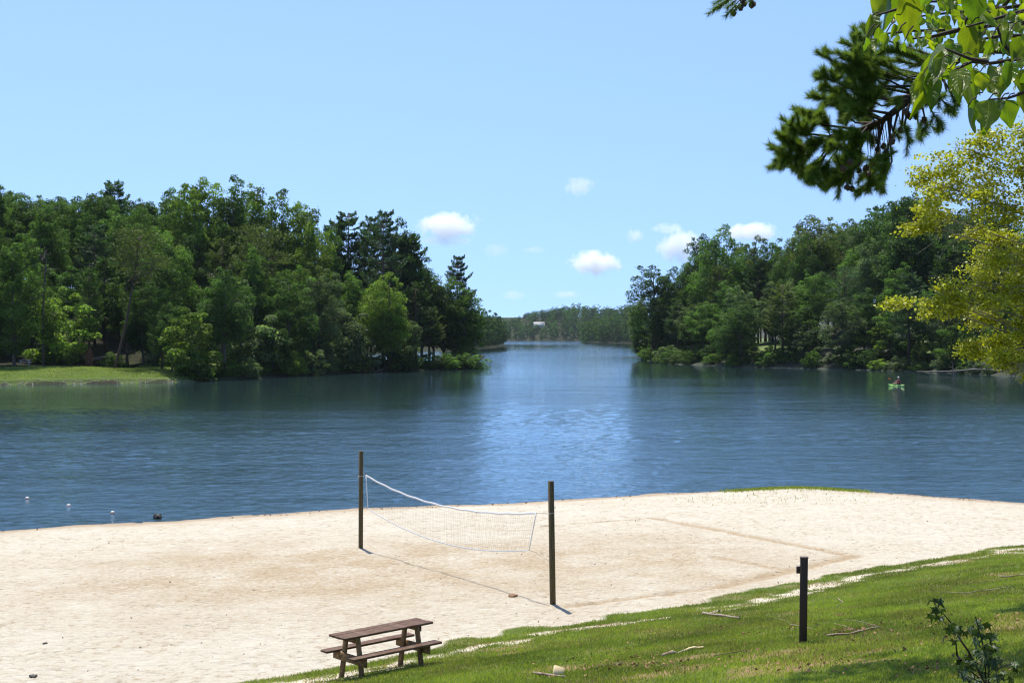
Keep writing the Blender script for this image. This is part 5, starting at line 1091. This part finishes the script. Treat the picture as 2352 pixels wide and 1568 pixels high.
# ------------------------------------------------------------------ dead wood on the banks
def bare_tree(name, label, cat, path, rad, twigs, mat, seed, tl=1.6, bias=(0, 0, .2)):
    r = np.random.default_rng(seed); e = empty(name, path[0], 0, label, cat); P = [np.array(p) - np.array(path[0]) for p in path]
    b = MB(); b.tube(P, np.linspace(rad, rad * .3, len(P)), 8); b.out('trunk', mat, e, smooth=True)
    for k in range(twigs):
        u = r.uniform(.25, 1) * (len(P) - 1); i = min(int(u), len(P) - 2); q = P[i] + (P[i + 1] - P[i]) * (u - i); dv = unit(r.normal(size=3) + np.array(bias)) * tl * r.uniform(.4, 1.2)
        b = MB(); b.tube([q, q + dv * .5 + r.normal(size=3) * .1, q + dv], [rad * .32, rad * .2, rad * .06], 5, False)
        for j in range(3):
            w0 = q + dv * r.uniform(.4, 1); w1 = w0 + unit(r.normal(size=3) + dv) * tl * .35; b.tube([w0, w1], [rad * .12, rad * .05], 4, False)
        b.out('branch', mat, e)
    return e
def L(px, y, d): return tuple(at(px, y, d))
sx = (100 - CX) / F * 189; sz = float(lz(np.array([sx]), np.array([189]))[0])
bare_tree('dead_tree', 'bare dead snag with a crooked top behind the grassy left shore', 'tree', [(sx, 189, sz - .2), L(99, 730, 189), L(103, 640, 189), L(107, 598, 189), L(90, 585, 189)], .19, 16, M['snag'], 1, 1.8)
bare_tree('fallen_tree', 'bleached fallen tree lying in the water along the right bank', 'fallen tree', [L(2365, 862, 205), L(2300, 851, 207), L(2240, 848, 209), L(2180, 853, 210), L(2105, 853, 212)], .22, 18, M['greybark'], 2, 1.5, (0, 0, .35))
bare_tree('fallen_tree', 'grey brush of dead branches at the waterline below the middle of the left wood', 'fallen tree', [L(915, 838, 232), L(890, 845, 227), L(858, 853, 222)], .14, 14, M['greybark'], 3, 1.3, (0, 0, .3))
bare_tree('fallen_tree', 'small fan of driftwood at the waterline left of the grey brush', 'fallen tree', [L(750, 848, 213), L(715, 858, 211), L(680, 862, 209)], .10, 9, M['greybark'], 4, 1.0, (0, 0, .2))
bare_tree('dead_branch', 'reddish bare branch top leaning over the water at the left bank tip', 'fallen branch', [L(1085, 838, 246), L(1105, 826, 246), L(1115, 815, 246)], .08, 12, M['red_soil'], 5, 1.3, (.3, 0, .3))
bare_tree('dead_branch', 'grey dead twigs in the water at the point of the right bank', 'fallen branch', [L(1475, 826, 332), L(1450, 820, 333), L(1428, 823, 334)], .10, 10, M['greybark'], 6, 1.6, (-.2, 0, .3))
e = bare_tree('uprooted_tree', 'uprooted tree with a red earth root plate behind the grassy clearing', 'fallen tree', [L(212, 826, 193), L(270, 815, 197), L(330, 800, 202)], .30, 6, M['bark'], 7, 1.4)
bm = bmesh.new(); bmesh.ops.create_icosphere(bm, subdivisions=3, radius=1)
for v in bm.verts: v.co *= 1 + .3 * math.sin(v.co.x * 7) * math.cos(v.co.z * 6 + v.co.y * 5)
bmesh.ops.scale(bm, vec=(.5, 1.5, 1.5), verts=bm.verts); me = bpy.data.meshes.new('root_plate'); bm.to_mesh(me); bm.free(); me.materials.append(M['red_soil']); o = link('root_plate', me, e); o.location = (-.4, -.1, .1); o.rotation_euler = (0, 0, .5)
# water-edge shrub pale against the dark bank
p = at(1945, 847, 246); ee = put_tree('bush', p.x, p.y, WATER_Z - .1, 1.0, 'yellow-green', wfac=1.4); tag(ee, 'pale leafy clump sitting in the water below the middle of the right bank', 'shrub')

# house showing through the far wood
hp = at(1238, 744, 1645); hs = empty('house', (hp.x, hp.y, hp.z - 4.2), R(-12), 'white house showing through the far wood above the lake', 'house')
b = MB(); b.box((0, 0, 2.2), (13, 8, 4.4)); b.out('wall', M['white_wall'], hs)
V = [(-7, -4.6, 4.4), (7, -4.6, 4.4), (7, 4.6, 4.4), (-7, 4.6, 4.4), (-7, 0, 6.6), (7, 0, 6.6)]
mesh('roof', V, [np.array([[0, 1, 5, 4], [2, 3, 4, 5], [0, 3, 2, 1]]), np.array([[0, 4, 3], [1, 2, 5]])], M['roof'], hs)
for x in (-4.5, -1.5, 1.5, 4.5):
    b = MB(); b.box((x, -4.05, 2.4), (1.5, .12, 1.7)); f = b.out('window', M['white_wall'], hs); b = MB(); b.box((x, -4.13, 2.4), (1.2, .06, 1.4)); b.out('pane', M['pane'], f)

# ------------------------------------------------------------------ clouds: small cumulus far beyond the hills
def cloud_mat(name, dens, seed, flat, scale):
    m, n, o = newmat(name); tc = N(n, 'ShaderNodeTexCoord'); P = tc.outputs['Object']
    ln = N(n, 'ShaderNodeVectorMath', operation='LENGTH'); n.links.new(P, ln.inputs[0])
    mp = N(n, 'ShaderNodeMapping'); mp.inputs['Location'].default_value = (seed * 3.1, seed * 1.7, seed); mp.inputs['Scale'].default_value = (1.6, 1, .6); n.links.new(P, mp.inputs[0])
    f = noise(n, mp.outputs[0], scale, 8, .62); d = mth(n, 'SUBTRACT', mth(n, 'MULTIPLY_ADD', f, 1.9, -.42), mth(n, 'POWER', ln.outputs['Value'], 1.6))
    d = mth(n, 'MULTIPLY', ramp(n, d, 0., flat), dens)
    v = N(n, 'ShaderNodeVolumePrincipled'); v.inputs['Color'].default_value = (1, 1, 1, 1); v.inputs['Anisotropy'].default_value = .0
    n.links.new(d, v.inputs['Density']); n.links.new(v.outputs[0], o.inputs['Volume']); return m
CD = 6500.
for k, (px, y, w_, h_, dens, lab) in enumerate([(1028, 518, 150, 58, .020, 'largest white cloud, above the right end of the left wood'), (1022, 552, 130, 26, .006, 'flat thin cloud just under the largest white cloud'), (1364, 604, 126, 56, .022, 'flat-based white puffy cloud low over the gap in the hills'), (1328, 428, 80, 44, .007, 'small faint cloud highest in the sky'), (1458, 542, 46, 32, .012, 'small tilted cloud left of the bright cloud by the right wood'), (1562, 566, 110, 76, .018, 'bright cloud half behind the left end of the right wood'), (1530, 524, 84, 26, .006, 'thin cloud streak above the bright cloud by the right wood'), (1725, 532, 130, 44, .018, 'white cloud peeping over the right wood skyline'), (1178, 678, 56, 24, .006, 'faint low cloud over the left end of the lake gap'), (1300, 676, 66, 18, .006, 'faint low cloud over the middle of the lake gap'), (1138, 574, 70, 34, .0035, 'wisp of cloud right of the largest cloud'), (1228, 574, 60, 18, .004, 'thin wisp of cloud midway between the two largest clouds')]):
    bm = bmesh.new(); bmesh.ops.create_icosphere(bm, subdivisions=2, radius=1.05); me = bpy.data.meshes.new('cloud'); bm.to_mesh(me); bm.free()
    me.materials.append(cloud_mat('cloud_vapour', dens, k + 1, .30, 2.3)); o = link('cloud', me); o.location = tuple(at(px, y, CD)); s = CD / F; o.scale = (w_ * .70 * s, w_ * .5 * s, h_ * .74 * s); tag(o, lab, 'cloud')

# ------------------------------------------------------------------ air
m, n, o_ = newmat('air'); v = N(n, 'ShaderNodeVolumePrincipled'); v.inputs['Color'].default_value = (.80, .90, 1, 1); v.inputs['Density'].default_value = HAZE = .000032; v.inputs['Anisotropy'].default_value = .1; n.links.new(v.outputs[0], o_.inputs['Volume'])
b = MB(); b.box((0, 1150, 32), (2400, 2500, 74)); hz = b.out('haze', m); tag(hz, kind='stuff'); hz['label'] = 'thin summer haze over the lake and far woods'; hz.visible_shadow = True
bpy.context.view_layer.update()
